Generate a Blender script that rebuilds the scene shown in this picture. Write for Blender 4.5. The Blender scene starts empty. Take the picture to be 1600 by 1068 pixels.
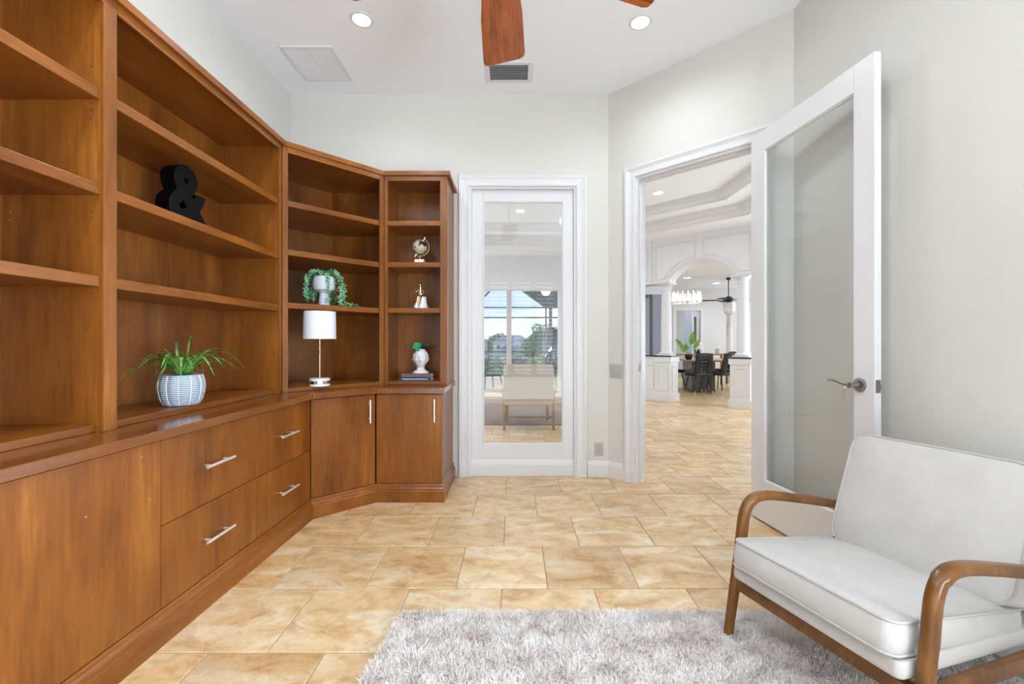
import bpy, bmesh, math, random
import numpy as np
from math import sin, cos, pi, radians, sqrt, atan2
from mathutils import Vector, Matrix
from mathutils.geometry import tessellate_polygon

random.seed(7)
S = bpy.context.scene
COL = S.collection

# ------------------------------------------------------------------ camera
cam_d = bpy.data.cameras.new('camera'); cam = bpy.data.objects.new('camera', cam_d); COL.objects.link(cam)
cam.location = (0, 0, 1.15); cam.rotation_euler = (radians(90), 0, 0)
cam_d.sensor_width = 36; cam_d.lens = 692/1600*36
cam_d.shift_x = -0.00125; cam_d.shift_y = 0.000625
cam_d.clip_start = 0.05; cam_d.clip_end = 1000
S.camera = cam

# ------------------------------------------------------------------ colour management, exposure
S.view_settings.view_transform = 'Standard'
S.view_settings.look = 'None'
S.view_settings.gamma = 1
S.view_settings.use_curve_mapping = False
S.view_settings.exposure = 0.33
S.cycles.max_bounces = 10
S.cycles.diffuse_bounces = 6
S.cycles.glossy_bounces = 4
S.cycles.transparent_max_bounces = 12
S.cycles.sample_clamp_indirect = 6
S.cycles.caustics_reflective = False
S.cycles.caustics_refractive = False

# ------------------------------------------------------------------ world: blue sky with soft clouds
W = bpy.data.worlds.new('sky'); S.world = W; W.use_nodes = True
nt = W.node_tree; nt.nodes.clear()
def N(t, **k):
    n = nt.nodes.new(t)
    for a, b in k.items(): setattr(n, a, b)
    return n
tc = N('ShaderNodeTexCoord'); sep = N('ShaderNodeSeparateXYZ'); nt.links.new(tc.outputs['Generated'], sep.inputs[0])
cr = N('ShaderNodeValToRGB'); nt.links.new(sep.outputs['Z'], cr.inputs[0])
cr.color_ramp.elements[0].position = 0.0; cr.color_ramp.elements[0].color = (.66, .80, .95, 1)
cr.color_ramp.elements[1].position = 0.6; cr.color_ramp.elements[1].color = (.20, .42, .85, 1)
mp = N('ShaderNodeMapping'); mp.inputs['Scale'].default_value = (1, 1, 3.0); nt.links.new(tc.outputs['Generated'], mp.inputs[0])
no = N('ShaderNodeTexNoise'); no.inputs['Scale'].default_value = 5; no.inputs['Detail'].default_value = 6; nt.links.new(mp.outputs[0], no.inputs[0])
c2 = N('ShaderNodeValToRGB'); nt.links.new(no.outputs[0], c2.inputs[0])
c2.color_ramp.elements[0].position = .47; c2.color_ramp.elements[1].position = .66
mx = N('ShaderNodeMix', data_type='RGBA'); nt.links.new(c2.outputs[0], mx.inputs[0]); nt.links.new(cr.outputs[0], mx.inputs[6]); mx.inputs[7].default_value = (.95, .96, .98, 1)
bg = N('ShaderNodeBackground'); bg.inputs[1].default_value = 1.0; nt.links.new(mx.outputs[2], bg.inputs[0])
wo = N('ShaderNodeOutputWorld'); nt.links.new(bg.outputs[0], wo.inputs[0])

# ------------------------------------------------------------------ sun, daylight at the shuttered window, added fill lights
def area(name, loc, rot, sx, sy, power, col=(1, 1, 1), spread=180):
    d = bpy.data.lights.new(name, 'AREA'); d.shape = 'RECTANGLE'; d.size = sx; d.size_y = sy
    d.energy = power; d.color = col; d.spread = radians(spread)
    o = bpy.data.objects.new(name, d); COL.objects.link(o); o.location = loc; o.rotation_euler = rot
    return o
sd = bpy.data.lights.new('sun', 'SUN'); sd.energy = 2.6; sd.angle = radians(1.0)
so = bpy.data.objects.new('sun', sd); COL.objects.link(so); so.rotation_euler = (radians(-35), radians(-38), 0)
area('study_window_daylight', (-0.1, -1.80, 1.35), (radians(118), 0, 0), 2.9, 3.0, 62, (.80, .90, 1.0))
area('study_side_fill', (2.10, -.45, 1.30), (radians(124), 0, radians(90)), 1.35, 2.0, 215, (.80, .90, 1.0))  # unseen fill outside the added side window, lifts ceiling and bookcases
area('living_far_fill', (-3.4, 9.1, 1.6), (radians(100), 0, radians(-90)), 2.0, 2.4, 72, (.84, .92, 1.0))  # added fill in front of the closed left wall, out of view
area('living_near_fill', (-3.4, 5.0, 1.6), (radians(100), 0, radians(-90)), 1.8, 2.4, 62, (.84, .92, 1.0))  # second added fill on the same wall, no opening behind it
area('foyer_fill', (5.9, 6.2, 1.6), (radians(103), 0, radians(90)), 2.6, 2.6, 120, (.74, .87, 1.0))  # unseen fill added by the foyer's right wall to brighten the foyer
area('dining_fill', (9.3, 11.5, 1.5), (radians(100), 0, radians(90)), 4.5, 2.4, 80, (.80, .90, 1.0))  # unseen fill added by the dining room's right wall, no window modelled

# ------------------------------------------------------------------ helpers
def frame(loc=(0, 0, 0), rz=0):
    return Matrix.Translation(loc) @ Matrix.Rotation(rz, 4, 'Z')

class MB:
    def __init__(s): s.v = []; s.f = []
    def add(s, vs, fs, M=None):
        b = len(s.v)
        for p in vs:
            p = Vector(p)
            s.v.append(tuple(M @ p) if M is not None else tuple(p))
        s.f += [tuple(b+i for i in f) for f in fs]
        return s
    def box(s, x0, x1, y0, y1, z0, z1, M=None):
        vs = [(x0,y0,z0),(x1,y0,z0),(x1,y1,z0),(x0,y1,z0),(x0,y0,z1),(x1,y0,z1),(x1,y1,z1),(x0,y1,z1)]
        return s.add(vs, [(0,3,2,1),(4,5,6,7),(0,1,5,4),(1,2,6,5),(2,3,7,6),(3,0,4,7)], M)
    def prism(s, poly, z0, z1, M=None):
        n = len(poly)
        vs = [(x,y,z0) for x,y in poly] + [(x,y,z1) for x,y in poly]
        fs = [tuple(range(n-1,-1,-1)), tuple(range(n,2*n))] + [(i,(i+1)%n,n+(i+1)%n,n+i) for i in range(n)]
        return s.add(vs, fs, M)
    def rings(s, rings, M=None, cap0=True, cap1=True, closed=False):
        n = len(rings[0]); vs = [p for r in rings for p in r]; fs = []
        m = len(rings)
        for i in range(m if closed else m-1):
            a = i*n; b = ((i+1) % m)*n
            for j in range(n): fs.append((a+j, a+(j+1)%n, b+(j+1)%n, b+j))
        if not closed:
            if cap0: fs.append(tuple(range(n-1,-1,-1)))
            if cap1: fs.append(tuple(range((m-1)*n, m*n)))
        return s.add(vs, fs, M)
    def sweep(s, path, prof, M=None, closed=False):
        """prof: closed polygon of (offset to the left of the path, height); mitred corners"""
        P = [Vector(p) for p in path]; n = len(P); rs = []
        for i in range(n):
            a = P[(i-1) % n] if (closed or i > 0) else None
            b = P[(i+1) % n] if (closed or i < n-1) else None
            d1 = (P[i]-a).normalized() if a is not None else None
            d2 = (b-P[i]).normalized() if b is not None else None
            if d1 is None: d1 = d2
            if d2 is None: d2 = d1
            n1 = Vector((-d1.y, d1.x)); n2 = Vector((-d2.y, d2.x))
            m = (n1+n2); m = m/max(m.dot(n1), 1e-6)
            rs.append([(P[i].x+m.x*o, P[i].y+m.y*o, h) for o, h in prof])
        return s.rings(rs, M, closed=closed)
    def lathe(s, prof, n=24, M=None, f=None, cap0=True, cap1=True):
        rs = []
        for r, z in prof:
            ring = []
            for j in range(n):
                a = 2*pi*j/n; rr = r*(f(a, z) if f else 1)
                ring.append((rr*cos(a), rr*sin(a), z))
            rs.append(ring)
        return s.rings(rs, M, cap0, cap1)
    def tube(s, pts, rad, n=8, M=None):
        P = [Vector(p) for p in pts]; m = len(P)
        R = rad if isinstance(rad, (list, tuple)) else [rad]*m
        T = [(P[min(i+1, m-1)]-P[max(i-1, 0)]).normalized() for i in range(m)]
        u = T[0].orthogonal().normalized(); rs = []
        for i in range(m):
            u = (u-T[i]*u.dot(T[i]))
            if u.length < 1e-6: u = T[i].orthogonal()
            u.normalize(); w = T[i].cross(u)
            rs.append([tuple(P[i]+(u*cos(2*pi*j/n)+w*sin(2*pi*j/n))*R[i]) for j in range(n)])
        return s.rings(rs, M)
    def loft(s, pts, secs, side, M=None, r=.35, k=3):
        """rounded-rectangle section (w along side, h across) along pts"""
        P = [Vector(p) for p in pts]; m = len(P); rs = []
        for i in range(m):
            T = (P[min(i+1, m-1)]-P[max(i-1, 0)]).normalized()
            Sd = Vector(side).normalized(); Nn = T.cross(Sd).normalized()
            w, h = secs[i] if isinstance(secs, list) else secs
            c = min(w, h)*r; ring = []
            for q, (sx, sy) in enumerate([(1,1),(-1,1),(-1,-1),(1,-1)]):
                for j in range(k+1):
                    a = pi/2*q + pi/2*j/k
                    ring.append(tuple(P[i]+Sd*(sx*(w/2-c)+c*cos(a))+Nn*(sy*(h/2-c)+c*sin(a))))
            rs.append(ring)
        return s.rings(rs, M)
    def ball(s, c, rx, ry=None, rz=None, n=12, m=8, M=None):
        ry = ry or rx; rz = rz or rx
        rs = []
        for i in range(1, m):
            t = pi*i/m
            rs.append([(c[0]+rx*sin(t)*cos(2*pi*j/n), c[1]+ry*sin(t)*sin(2*pi*j/n), c[2]-rz*cos(t)) for j in range(n)])
        vs = [p for r in rs for p in r]; fs = []
        for i in range(m-2):
            for j in range(n): fs.append((i*n+j, i*n+(j+1)%n, (i+1)*n+(j+1)%n, (i+1)*n+j))
        b = len(vs); vs += [(c[0], c[1], c[2]-rz), (c[0], c[1], c[2]+rz)]
        for j in range(n):
            fs.append((b, (j+1)%n, j)); fs.append((b+1, (m-2)*n+j, (m-2)*n+(j+1)%n))
        return s.add(vs, fs, M)

def tag(o, label=None, cat=None, group=None, kind=None):
    if label: o['label'] = label
    if cat: o['category'] = cat
    if group: o['group'] = group
    if kind: o['kind'] = kind
    return o
def obj(name, mb, mat, parent=None, world=False, smooth=False, bevel=0, kind=None, label=None, cat=None, group=None, loc=None, rot=None, ang=35, seg=2):
    me = bpy.data.meshes.new(name); me.from_pydata(mb.v, [], mb.f)
    bm = bmesh.new(); bm.from_mesh(me); bmesh.ops.recalc_face_normals(bm, faces=bm.faces); bm.to_mesh(me); bm.free()
    if world and parent is not None: me.transform(wm(parent).inverted())
    for m in (mat if isinstance(mat, (list, tuple)) else [mat]): me.materials.append(m)
    if smooth: me.shade_smooth(); me.set_sharp_from_angle(angle=radians(ang))
    o = bpy.data.objects.new(name, me); COL.objects.link(o)
    if parent is not None: o.parent = parent
    if loc: o.location = loc
    if rot: o.rotation_euler = rot
    if bevel:
        b = o.modifiers.new('bevel', 'BEVEL'); b.width = bevel; b.segments = seg; b.limit_method = 'ANGLE'; b.angle_limit = radians(40)
        b.harden_normals = False
    return tag(o, label, cat, group, kind)
def wm(o):
    M = Matrix.LocRotScale(o.location, o.rotation_euler, o.scale)
    return wm(o.parent) @ M if o.parent else M
def thing(name, label, cat, loc=(0,0,0), rz=0, group=None, kind=None):
    o = bpy.data.objects.new(name, None); COL.objects.link(o); o.location = loc; o.rotation_euler = (0,0,rz)
    o.empty_display_size = .1
    return tag(o, label, cat, group, kind)
def copy_tree(o, parent=None):
    c = o.copy(); COL.objects.link(c); c.parent = parent
    for ch in [x for x in bpy.data.objects if x.parent == o]: copy_tree(ch, c)
    return c

# ------------------------------------------------------------------ materials
def mat(name, col=(.8,.8,.8), rough=.5, metal=0, coat=0, spec=None, emit=None, estr=0, bump=None, nodes=None, sheen=0, alpha=None):
    m = bpy.data.materials.new(name); m.use_nodes = True
    t = m.node_tree; b = t.nodes['Principled BSDF']
    b.inputs['Base Color'].default_value = (*col, 1); b.inputs['Roughness'].default_value = rough
    b.inputs['Metallic'].default_value = metal; b.inputs['Coat Weight'].default_value = coat; b.inputs['Coat Roughness'].default_value = .12
    if spec is not None: b.inputs['Specular IOR Level'].default_value = spec
    if sheen: b.inputs['Sheen Weight'].default_value = sheen
    if emit: b.inputs['Emission Color'].default_value = (*emit, 1); b.inputs['Emission Strength'].default_value = estr
    if bump:
        sc, st, dist = bump
        n = t.nodes.new('ShaderNodeTexNoise'); n.inputs['Scale'].default_value = sc; n.inputs['Detail'].default_value = 3
        c = t.nodes.new('ShaderNodeTexCoord'); t.links.new(c.outputs['Object'], n.inputs[0])
        u = t.nodes.new('ShaderNodeBump'); u.inputs['Strength'].default_value = st; u.inputs['Distance'].default_value = dist
        t.links.new(n.outputs[0], u.inputs['Height']); t.links.new(u.outputs[0], b.inputs['Normal'])
    if nodes: nodes(t, b)
    return m
def ramp(t, fac, stops):
    r = t.nodes.new('ShaderNodeValToRGB'); e = r.color_ramp.elements
    while len(e) < len(stops): e.new(.5)
    for i, (p, c) in enumerate(stops): e[i].position = p; e[i].color = (*c, 1)
    t.links.new(fac, r.inputs[0]); return r.outputs[0]
def coords(t, scale, rnd=True, kind='Object'):
    c = t.nodes.new('ShaderNodeTexCoord'); m = t.nodes.new('ShaderNodeMapping'); m.inputs['Scale'].default_value = scale
    t.links.new(c.outputs[kind], m.inputs[0])
    if rnd:
        oi = t.nodes.new('ShaderNodeObjectInfo'); mu = t.nodes.new('ShaderNodeMath'); mu.operation = 'MULTIPLY'; mu.inputs[1].default_value = 37
        t.links.new(oi.outputs['Random'], mu.inputs[0]); cb = t.nodes.new('ShaderNodeCombineXYZ')
        for i in range(3): t.links.new(mu.outputs[0], cb.inputs[i])
        t.links.new(cb.outputs[0], m.inputs['Location'])
    return m.outputs[0]
def noise(t, vec, sc, det=4, rough=.5, dist=0):
    n = t.nodes.new('ShaderNodeTexNoise'); n.inputs['Scale'].default_value = sc; n.inputs['Detail'].default_value = det
    n.inputs['Roughness'].default_value = rough; n.inputs['Distortion'].default_value = dist; t.links.new(vec, n.inputs[0]); return n.outputs[0]
def mixc(t, fac, a, b, mode='MIX'):
    m = t.nodes.new('ShaderNodeMix'); m.data_type = 'RGBA'; m.blend_type = mode
    if hasattr(fac, 'is_linked'): t.links.new(fac, m.inputs[0])
    else: m.inputs[0].default_value = fac
    for i, x in ((6, a), (7, b)):
        if hasattr(x, 'is_linked'): t.links.new(x, m.inputs[i])
        else: m.inputs[i].default_value = (*x, 1)
    return m.outputs[2]
def wood(name, stops, blotch, fibre, rough=.32, coat=.12, bsc=1.6, fsc=9, mixf=.35):
    def f(t, b):
        v1 = coords(t, blotch); v2 = coords(t, fibre)
        n1 = noise(t, v1, bsc, 4, .6, .4); n2 = noise(t, v2, fsc, 5, .65, .3)
        a = t.nodes.new('ShaderNodeMix'); a.data_type = 'FLOAT'; a.inputs[0].default_value = mixf
        t.links.new(n1, a.inputs[2]); t.links.new(n2, a.inputs[3])
        t.links.new(ramp(t, a.outputs[0], stops), b.inputs['Base Color'])
        u = t.nodes.new('ShaderNodeBump'); u.inputs['Strength'].default_value = .06; u.inputs['Distance'].default_value = .002
        t.links.new(n2, u.inputs['Height']); t.links.new(u.outputs[0], b.inputs['Normal'])
    return mat(name, rough=rough, coat=coat, spec=.38, nodes=f)
CH = [(.31, (.095,.026,.004)), (.43, (.185,.057,.008)), (.56, (.250,.081,.0115)), (.71, (.39,.143,.026))]
M_wood = wood('cherry_wood_upright', CH, (3.2,3.2,.8), (7,7,.5))
M_woodh = wood('cherry_wood_level', CH, (3.2,.8,3.2), (7,.5,7), rough=.28)
M_woodx = wood('cherry_wood_cross', CH, (.8,3.2,3.2), (.5,7,7), rough=.28)
M_top = wood('cherry_worktop', [(.28,(.11,.033,.007)),(.5,(.18,.058,.012)),(.72,(.26,.095,.024))], (2.5,.6,2.5), (7,.4,7), rough=.16, coat=.6)
M_arm = wood('walnut_arm', [(.3,(.06,.020,.003)),(.5,(.150,.056,.009)),(.7,(.27,.112,.022))], (2,2,2), (5,5,1.2), rough=.3, bsc=3)
M_blade = wood('fan_blade_wood', [(.34,(.06,.012,.003)),(.46,(.24,.055,.009)),(.58,(.34,.085,.014)),(.7,(.44,.13,.025))], (1.5,9,9), (.8,22,22), rough=.35, bsc=3, mixf=.5)
M_legwood = wood('pale_leg_wood', [(.3,(.22,.13,.07)),(.7,(.40,.26,.15))], (3,3,1), (8,8,1))
M_tablewood = wood('table_wood', [(.3,(.35,.17,.07)),(.7,(.55,.30,.14))], (1,3,3), (1,8,8))
M_darkbase = wood('dark_base_wood', [(.3,(.10,.08,.07)),(.7,(.20,.17,.15))], (3,3,1), (8,8,1))
M_wall = mat('greige_wall_paint', (.68,.67,.625), .62, bump=(140, .22, .004), spec=.35)
M_ceil = mat('white_ceiling_paint', (.88,.90,.94), .8, bump=(90, .25, .004), spec=.2)
M_white = mat('white_gloss_paint', (.73,.73,.745), .32)
M_white2 = mat('white_satin_paint', (.80,.80,.815), .5)
M_farwall = mat('pale_grey_paint', (.70,.70,.705), .7)
M_bluewall = mat('blue_grey_plaster', (.30,.32,.40), .7, bump=(6,.3,.01))
M_nickel = mat('satin_nickel', (.62,.60,.57), .28, metal=1)
M_chrome = mat('chrome', (.85,.85,.86), .12, metal=1)
M_steel = mat('brushed_steel_bar', (.92,.90,.88), .38, metal=.8)
M_pewter = mat('pewter_hardware', (.32,.31,.30), .3, metal=1)
M_brass = mat('aged_brass', (.62,.46,.28), .3, metal=1)
M_gold = mat('gold_tip', (.85,.62,.30), .3, metal=1)
M_black = mat('black_lacquer', (.0012,.0012,.0015), .45, spec=.12)
M_blackm = mat('matt_black', (.010,.010,.011), .5)
M_granite = mat('black_granite', (.012,.012,.014), .1)
M_marble = mat('white_marble', (.82,.81,.79), .3)
M_plaster = mat('white_ceramic_bust', (.80,.79,.80), .45)
M_greyceramic = mat('pale_grey_ceramic', (.55,.60,.66), .4)
M_shade = mat('white_lamp_shade', (.80,.83,.87), .8)
M_plate = mat('grey_metal_plate', (.46,.45,.43), .4)
M_dark = mat('dark_recess', (.03,.03,.03), .8)
M_grout = mat('floor_grout', (.40,.36,.30), .8, bump=(60,.3,.003))
M_beige = mat('beige_upholstery', (.50,.42,.355), .9, bump=(300,.3,.002), sheen=.2)
M_water = mat('lake_water', (.45,.55,.62), .08)
M_lawn = mat('lawn', (.16,.26,.06), .9)
M_patio = mat('pale_patio_stone', (.78,.78,.76), .6)
M_roofgrey = mat('grey_shingle_roof', (.16,.18,.22), .8)
M_stucco = mat('white_stucco', (.80,.79,.77), .8)
M_bronze = mat('bronze_screen_frame', (.10,.10,.11), .5)
M_sliderf = mat('slider_frame', (.55,.50,.51), .4)
M_darkroof = mat('dark_pavilion_roof', (.05,.045,.045), .8, bump=(9,.8,.05))
M_lens = mat('lamp_lens', (1,1,1), .5, emit=(1,.98,.95), estr=9)
M_warmlens = mat('warm_lamp_bowl', (1,.9,.7), .5, emit=(1,.80,.50), estr=1.3)
M_crystal = mat('crystal_glow', (1,.9,.8), .2, emit=(1,.90,.78), estr=1.6)
M_brownrug = mat('taupe_rug', (.27,.205,.18), .95, bump=(200,.4,.004))
def f_fabric(t, b):
    v = coords(t, (1,1,1), False); n = noise(t, v, 420, 2, .5); n2 = noise(t, v, 9, 4, .6)
    t.links.new(ramp(t, n2, [(.3,(.475,.455,.43)),(.7,(.535,.515,.49))]), b.inputs['Base Color'])
    u = t.nodes.new('ShaderNodeBump'); u.inputs['Strength'].default_value = .35; u.inputs['Distance'].default_value = .0012
    t.links.new(n, u.inputs['Height'])
    u2 = t.nodes.new('ShaderNodeBump'); u2.inputs['Strength'].default_value = .25; u2.inputs['Distance'].default_value = .012
    t.links.new(noise(t, v, 7, 2, .5), u2.inputs['Height']); t.links.new(u.outputs[0], u2.inputs['Normal'])
    t.links.new(u2.outputs[0], b.inputs['Normal'])
M_fabric = mat('oatmeal_linen', rough=.92, nodes=f_fabric, sheen=.15)
M_pipe = mat('linen_piping', (.45,.435,.415), .9)
def f_tile(t, b):
    v = coords(t, (1,1,1)); v2 = coords(t, (1,2.2,1))
    n1 = noise(t, v2, 3.2, 5, .62, 1.0); n2 = noise(t, v, 13, 5, .65, .6); n3 = noise(t, v, 60, 3, .6)
    c1 = ramp(t, n1, [(.30,(.52,.31,.14)),(.40,(.66,.44,.22)),(.52,(.74,.55,.32)),(.66,(.82,.69,.50))])
    c2 = ramp(t, n2, [(.36,(.60,.50,.42)),(.52,(1,1,1)),(.8,(1.0,.98,.92))])
    c = mixc(t, .42, c1, c2, 'MULTIPLY')
    c3 = ramp(t, n3, [(.3,(.86,.82,.76)),(.5,(1,1,1))]); c = mixc(t, .35, c, c3, 'MULTIPLY')
    oi = t.nodes.new('ShaderNodeObjectInfo')
    c4 = ramp(t, oi.outputs['Random'], [(0,(.84,.80,.76)),(.3,(.97,.95,.92)),(.6,(1,1,1)),(1,(1.0,.93,.82))])
    c = mixc(t, 1, c, c4, 'MULTIPLY'); t.links.new(c, b.inputs['Base Color'])
    u = t.nodes.new('ShaderNodeBump'); u.inputs['Strength'].default_value = .15; u.inputs['Distance'].default_value = .004
    t.links.new(n2, u.inputs['Height']); t.links.new(u.outputs[0], b.inputs['Normal'])
M_tile = mat('travertine_tile', rough=.33, nodes=f_tile)
def f_glass(t, b):
    t.nodes.remove(b); out = t.nodes['Material Output']
    tr = t.nodes.new('ShaderNodeBsdfTransparent'); tr.inputs[0].default_value = (.965,.975,.975,1)
    gl = t.nodes.new('ShaderNodeBsdfGlossy'); gl.inputs['Roughness'].default_value = 0.0; gl.inputs[0].default_value = (.95,.95,.95,1)
    lw = t.nodes.new('ShaderNodeLayerWeight'); lw.inputs[0].default_value = .5
    pw = t.nodes.new('ShaderNodeMath'); pw.operation = 'POWER'; pw.inputs[1].default_value = 4.2; t.links.new(lw.outputs['Facing'], pw.inputs[0])
    fr = t.nodes.new('ShaderNodeMapRange'); fr.inputs[3].default_value = .036; fr.inputs[4].default_value = 1.0; t.links.new(pw.outputs[0], fr.inputs[0])
    mx = t.nodes.new('ShaderNodeMixShader'); t.links.new(fr.outputs[0], mx.inputs[0]); t.links.new(tr.outputs[0], mx.inputs[1]); t.links.new(gl.outputs[0], mx.inputs[2])
    t.links.new(mx.outputs[0], out.inputs[0])
M_glass = mat('clear_glass', nodes=f_glass)
def f_pile(t, b):
    v = coords(t, (1,1,1), False); n = noise(t, v, 7, 5, .65, .8); n2 = noise(t, v, 90, 3, .6)
    c = ramp(t, n, [(.30,(.74,.66,.62)),(.45,(.92,.87,.84)),(.62,(.97,.95,.93))])
    c2 = ramp(t, n2, [(.3,(.80,.79,.78)),(.6,(1,1,1))])
    cc = mixc(t, .5, c, c2, 'MULTIPLY'); t.links.new(cc, b.inputs['Base Color']); b.inputs['Specular IOR Level'].default_value = .15
    tl = t.nodes.new('ShaderNodeBsdfTranslucent'); t.links.new(cc, tl.inputs[0]); mx = t.nodes.new('ShaderNodeMixShader'); mx.inputs[0].default_value = .35
    t.links.new(b.outputs[0], mx.inputs[1]); t.links.new(tl.outputs[0], mx.inputs[2]); t.links.new(mx.outputs[0], t.nodes['Material Output'].inputs[0])
M_pile = mat('shag_pile', rough=.9, nodes=f_pile)
def leafmat(name, a, c):
    def f(t, b):
        v = coords(t, (1,1,1), False); t.links.new(ramp(t, noise(t, v, 30, 3), [(.40,a),(.58,c)]), b.inputs['Base Color'])
    return mat(name, rough=.45, nodes=f)
M_leaf = leafmat('long_leaf_green', (.02,.13,.03), (.18,.40,.07))
M_pearl = leafmat('trailing_leaf_green', (.03,.20,.09), (.30,.55,.33))
M_leafb = leafmat('bright_leaf', (.01,.20,.07), (.03,.36,.14))
M_leafd = leafmat('dark_leaf', (.004,.02,.01), (.01,.05,.02))
M_fig = leafmat('broad_leaf', (.08,.22,.02), (.22,.42,.05))
M_treeg = leafmat('tree_leaves', (.05,.12,.02), (.20,.30,.08))
M_treed = leafmat('dark_tree_leaves', (.008,.018,.008), (.03,.05,.03))
M_bushy = leafmat('yellow_green_leaves', (.20,.32,.03), (.50,.62,.10))
M_bushr = leafmat('russet_leaves', (.08,.04,.02), (.30,.12,.05))
M_bushg = leafmat('grey_green_leaves', (.05,.08,.04), (.16,.20,.10))
M_bark = mat('bark', (.12,.09,.07), .9)
# ================================================================== THE ROOM SHELL
XL, XR, YB, ZC = -1.914, 1.794, 3.81, 3.28
YF = -1.30                     # wall behind the camera
AX, AY = .8165, 3.81           # start of the diagonal wall
R2 = sqrt(.5)
MD = frame((AX, AY, 0), radians(-45))        # diagonal wall: local x along it, local -y into the study
TH = .124
def st(name, mb, m, **k): return obj(name, mb, m, kind='structure', **k)

st('wall_left', MB().box(XL-.12, XL, YF-.1, YB+TH, 0, ZC), M_wall)
b = MB().box(XL-.12, -.376, YB, YB+TH, 0, ZC).box(.539, AX+.02, YB, YB+TH, 0, ZC).box(-.376, .539, YB, YB+TH, 2.49, ZC)
st('wall_back', b, M_wall)
LW = 1.3822
T0, T1, HO = .2624, 1.172, 2.50
b = MB().box(0, T0, 0, TH, 0, ZC, MD).box(T1, LW+.05, 0, TH, 0, ZC, MD).box(T0, T1, 0, TH, HO, ZC, MD)
st('wall_diagonal', b, M_wall)
st('wall_right', MB().box(XR, XR+.12, YF-.1, -1.12, 0, ZC).box(XR, XR+.12, .22, 2.90, 0, ZC).box(XR, XR+.12, -1.12, .22, 0, .55).box(XR, XR+.12, -1.12, .22, 2.75, ZC), M_wall)  # opening near the camera is cut for the added window
w6 = st('added_window', MB().box(XR+.06, XR+.066, -1.12, .22, .55, 2.75), M_glass)  # made-up side window, out of view, lets extra light into the study
obj('sash', MB().box(XR+.04, XR+.09, -1.12, -1.06, .55, 2.75).box(XR+.04, XR+.09, .16, .22, .55, 2.75).box(XR+.04, XR+.09, -1.06, .16, .55, .61).box(XR+.04, XR+.09, -1.06, .16, 2.69, 2.75).box(XR+.04, XR+.09, -1.06, .16, 1.62, 1.67), M_white, w6)
# wall behind the camera with one wide shuttered window
wx0, wx1, wz0, wz1 = -1.22, 1.03, .42, 3.03
b = MB().box(XL-.1, wx0, YF-.12, YF, 0, ZC).box(wx1, XR+.1, YF-.12, YF, 0, ZC).box(wx0, wx1, YF-.12, YF, 0, wz0).box(wx0, wx1, YF-.12, YF, wz1, ZC)
st('wall_front', b, M_wall)
st('ceiling', MB().box(XL-.1, XR+.1, YF-.1, 2.9, ZC, ZC+.1).prism([(XL-.1, 2.9), (1.82, 2.9), (AX+.06, YB+.06), (XL-.1, YB+.06)], ZC, ZC+.1), M_ceil)

# ---- shutters in the window behind the camera
w3 = st('window_2', MB().box(wx0, wx1, YF-.115, YF-.108, wz0, wz1), M_glass)
fr = MB()
panels = [(-1.17, -.63), (-.49, -.11), (.02, .357), (.477, .828)]
edges = [wx0] + [c for p in panels for c in p] + [wx1]
for i in range(0, len(edges), 2): fr.box(edges[i], edges[i+1], YF-.06, YF-.02, wz0, wz1)
for x0, x1 in panels: fr.box(x0, x1, YF-.06, YF-.02, wz0, wz0+.09).box(x0, x1, YF-.06, YF-.02, 2.44, 2.53).box(x0, x1, YF-.06, YF-.02, 2.97, wz1)
obj('shutter_frame', fr, M_white, w3)
for x0, x1 in panels:
    for z0, z1 in ((wz0+.09, 2.44), (2.53, 2.97)):
        lv = MB(); n = int((z1-z0)/.078)
        for i in range(n):
            zc = z0+(i+.5)*(z1-z0)/n
            lv.add([(x0, YF-.075, zc-.012), (x1, YF-.075, zc-.012), (x1, YF-.005, zc+.018), (x0, YF-.005, zc+.018),
                    (x0, YF-.075, zc-.004), (x1, YF-.075, zc-.004), (x1, YF-.005, zc+.026), (x0, YF-.005, zc+.026)],
                   [(0,3,2,1),(4,5,6,7),(0,1,5,4),(1,2,6,5),(2,3,7,6),(3,0,4,7)])
        xm = (x0+x1)/2; lv.box(xm-.006, xm+.006, YF-.004, YF+.004, z0+.02, z1-.02)
        obj('louvre_panel', lv, M_white, w3, kind='stuff')

# ---- baseboards (profile: offset to the left of the path = into the room)
BBP = [(0, 0), (.016, 0), (.016, .098), (.013, .104), (.013, .110), (.009, .116), (.007, .128), (.003, .135), (0, .135)]
def seg_prof(path, name, prof=BBP, m=None, parent=None):
    return obj(name, MB().sweep(path, prof), m or M_white, parent, kind='structure' if parent is None else None)
P_dl = lambda t, o=0: (AX+R2*t-R2*o, AY-R2*t-R2*o)
seg_prof([P_dl(T0-.088), (AX, AY), (.637, AY)], 'baseboard_back')
seg_prof([(XR, YF), (XR, 2.836), P_dl(T1+.088)], 'baseboard_right')
seg_prof([(XL, .3), (XL, YF), (XR, YF)], 'baseboard_front')

# ---- casing profile: (offset away from opening, out of wall)
CP = [(0, 0), (0, .016), (.006, .020), (.018, .020), (.022, .016), (.045, .018), (.060, .024), (.070, .030), (.088, .030), (.088, 0)]
def casing(mb, M, x0, x1, z1, z0=0):
    """M maps (x along wall, z up, out) ; path goes up left side, across, down the right"""
    path = [(x0, z0), (x0, z1), (x1, z1), (x1, z0)]
    mb.sweep(path, CP, M)
MV = Matrix(((1,0,0,0),(0,0,-1,0),(0,1,0,0),(0,0,0,1)))      # (a,b,c)->(a,-c,b)

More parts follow.
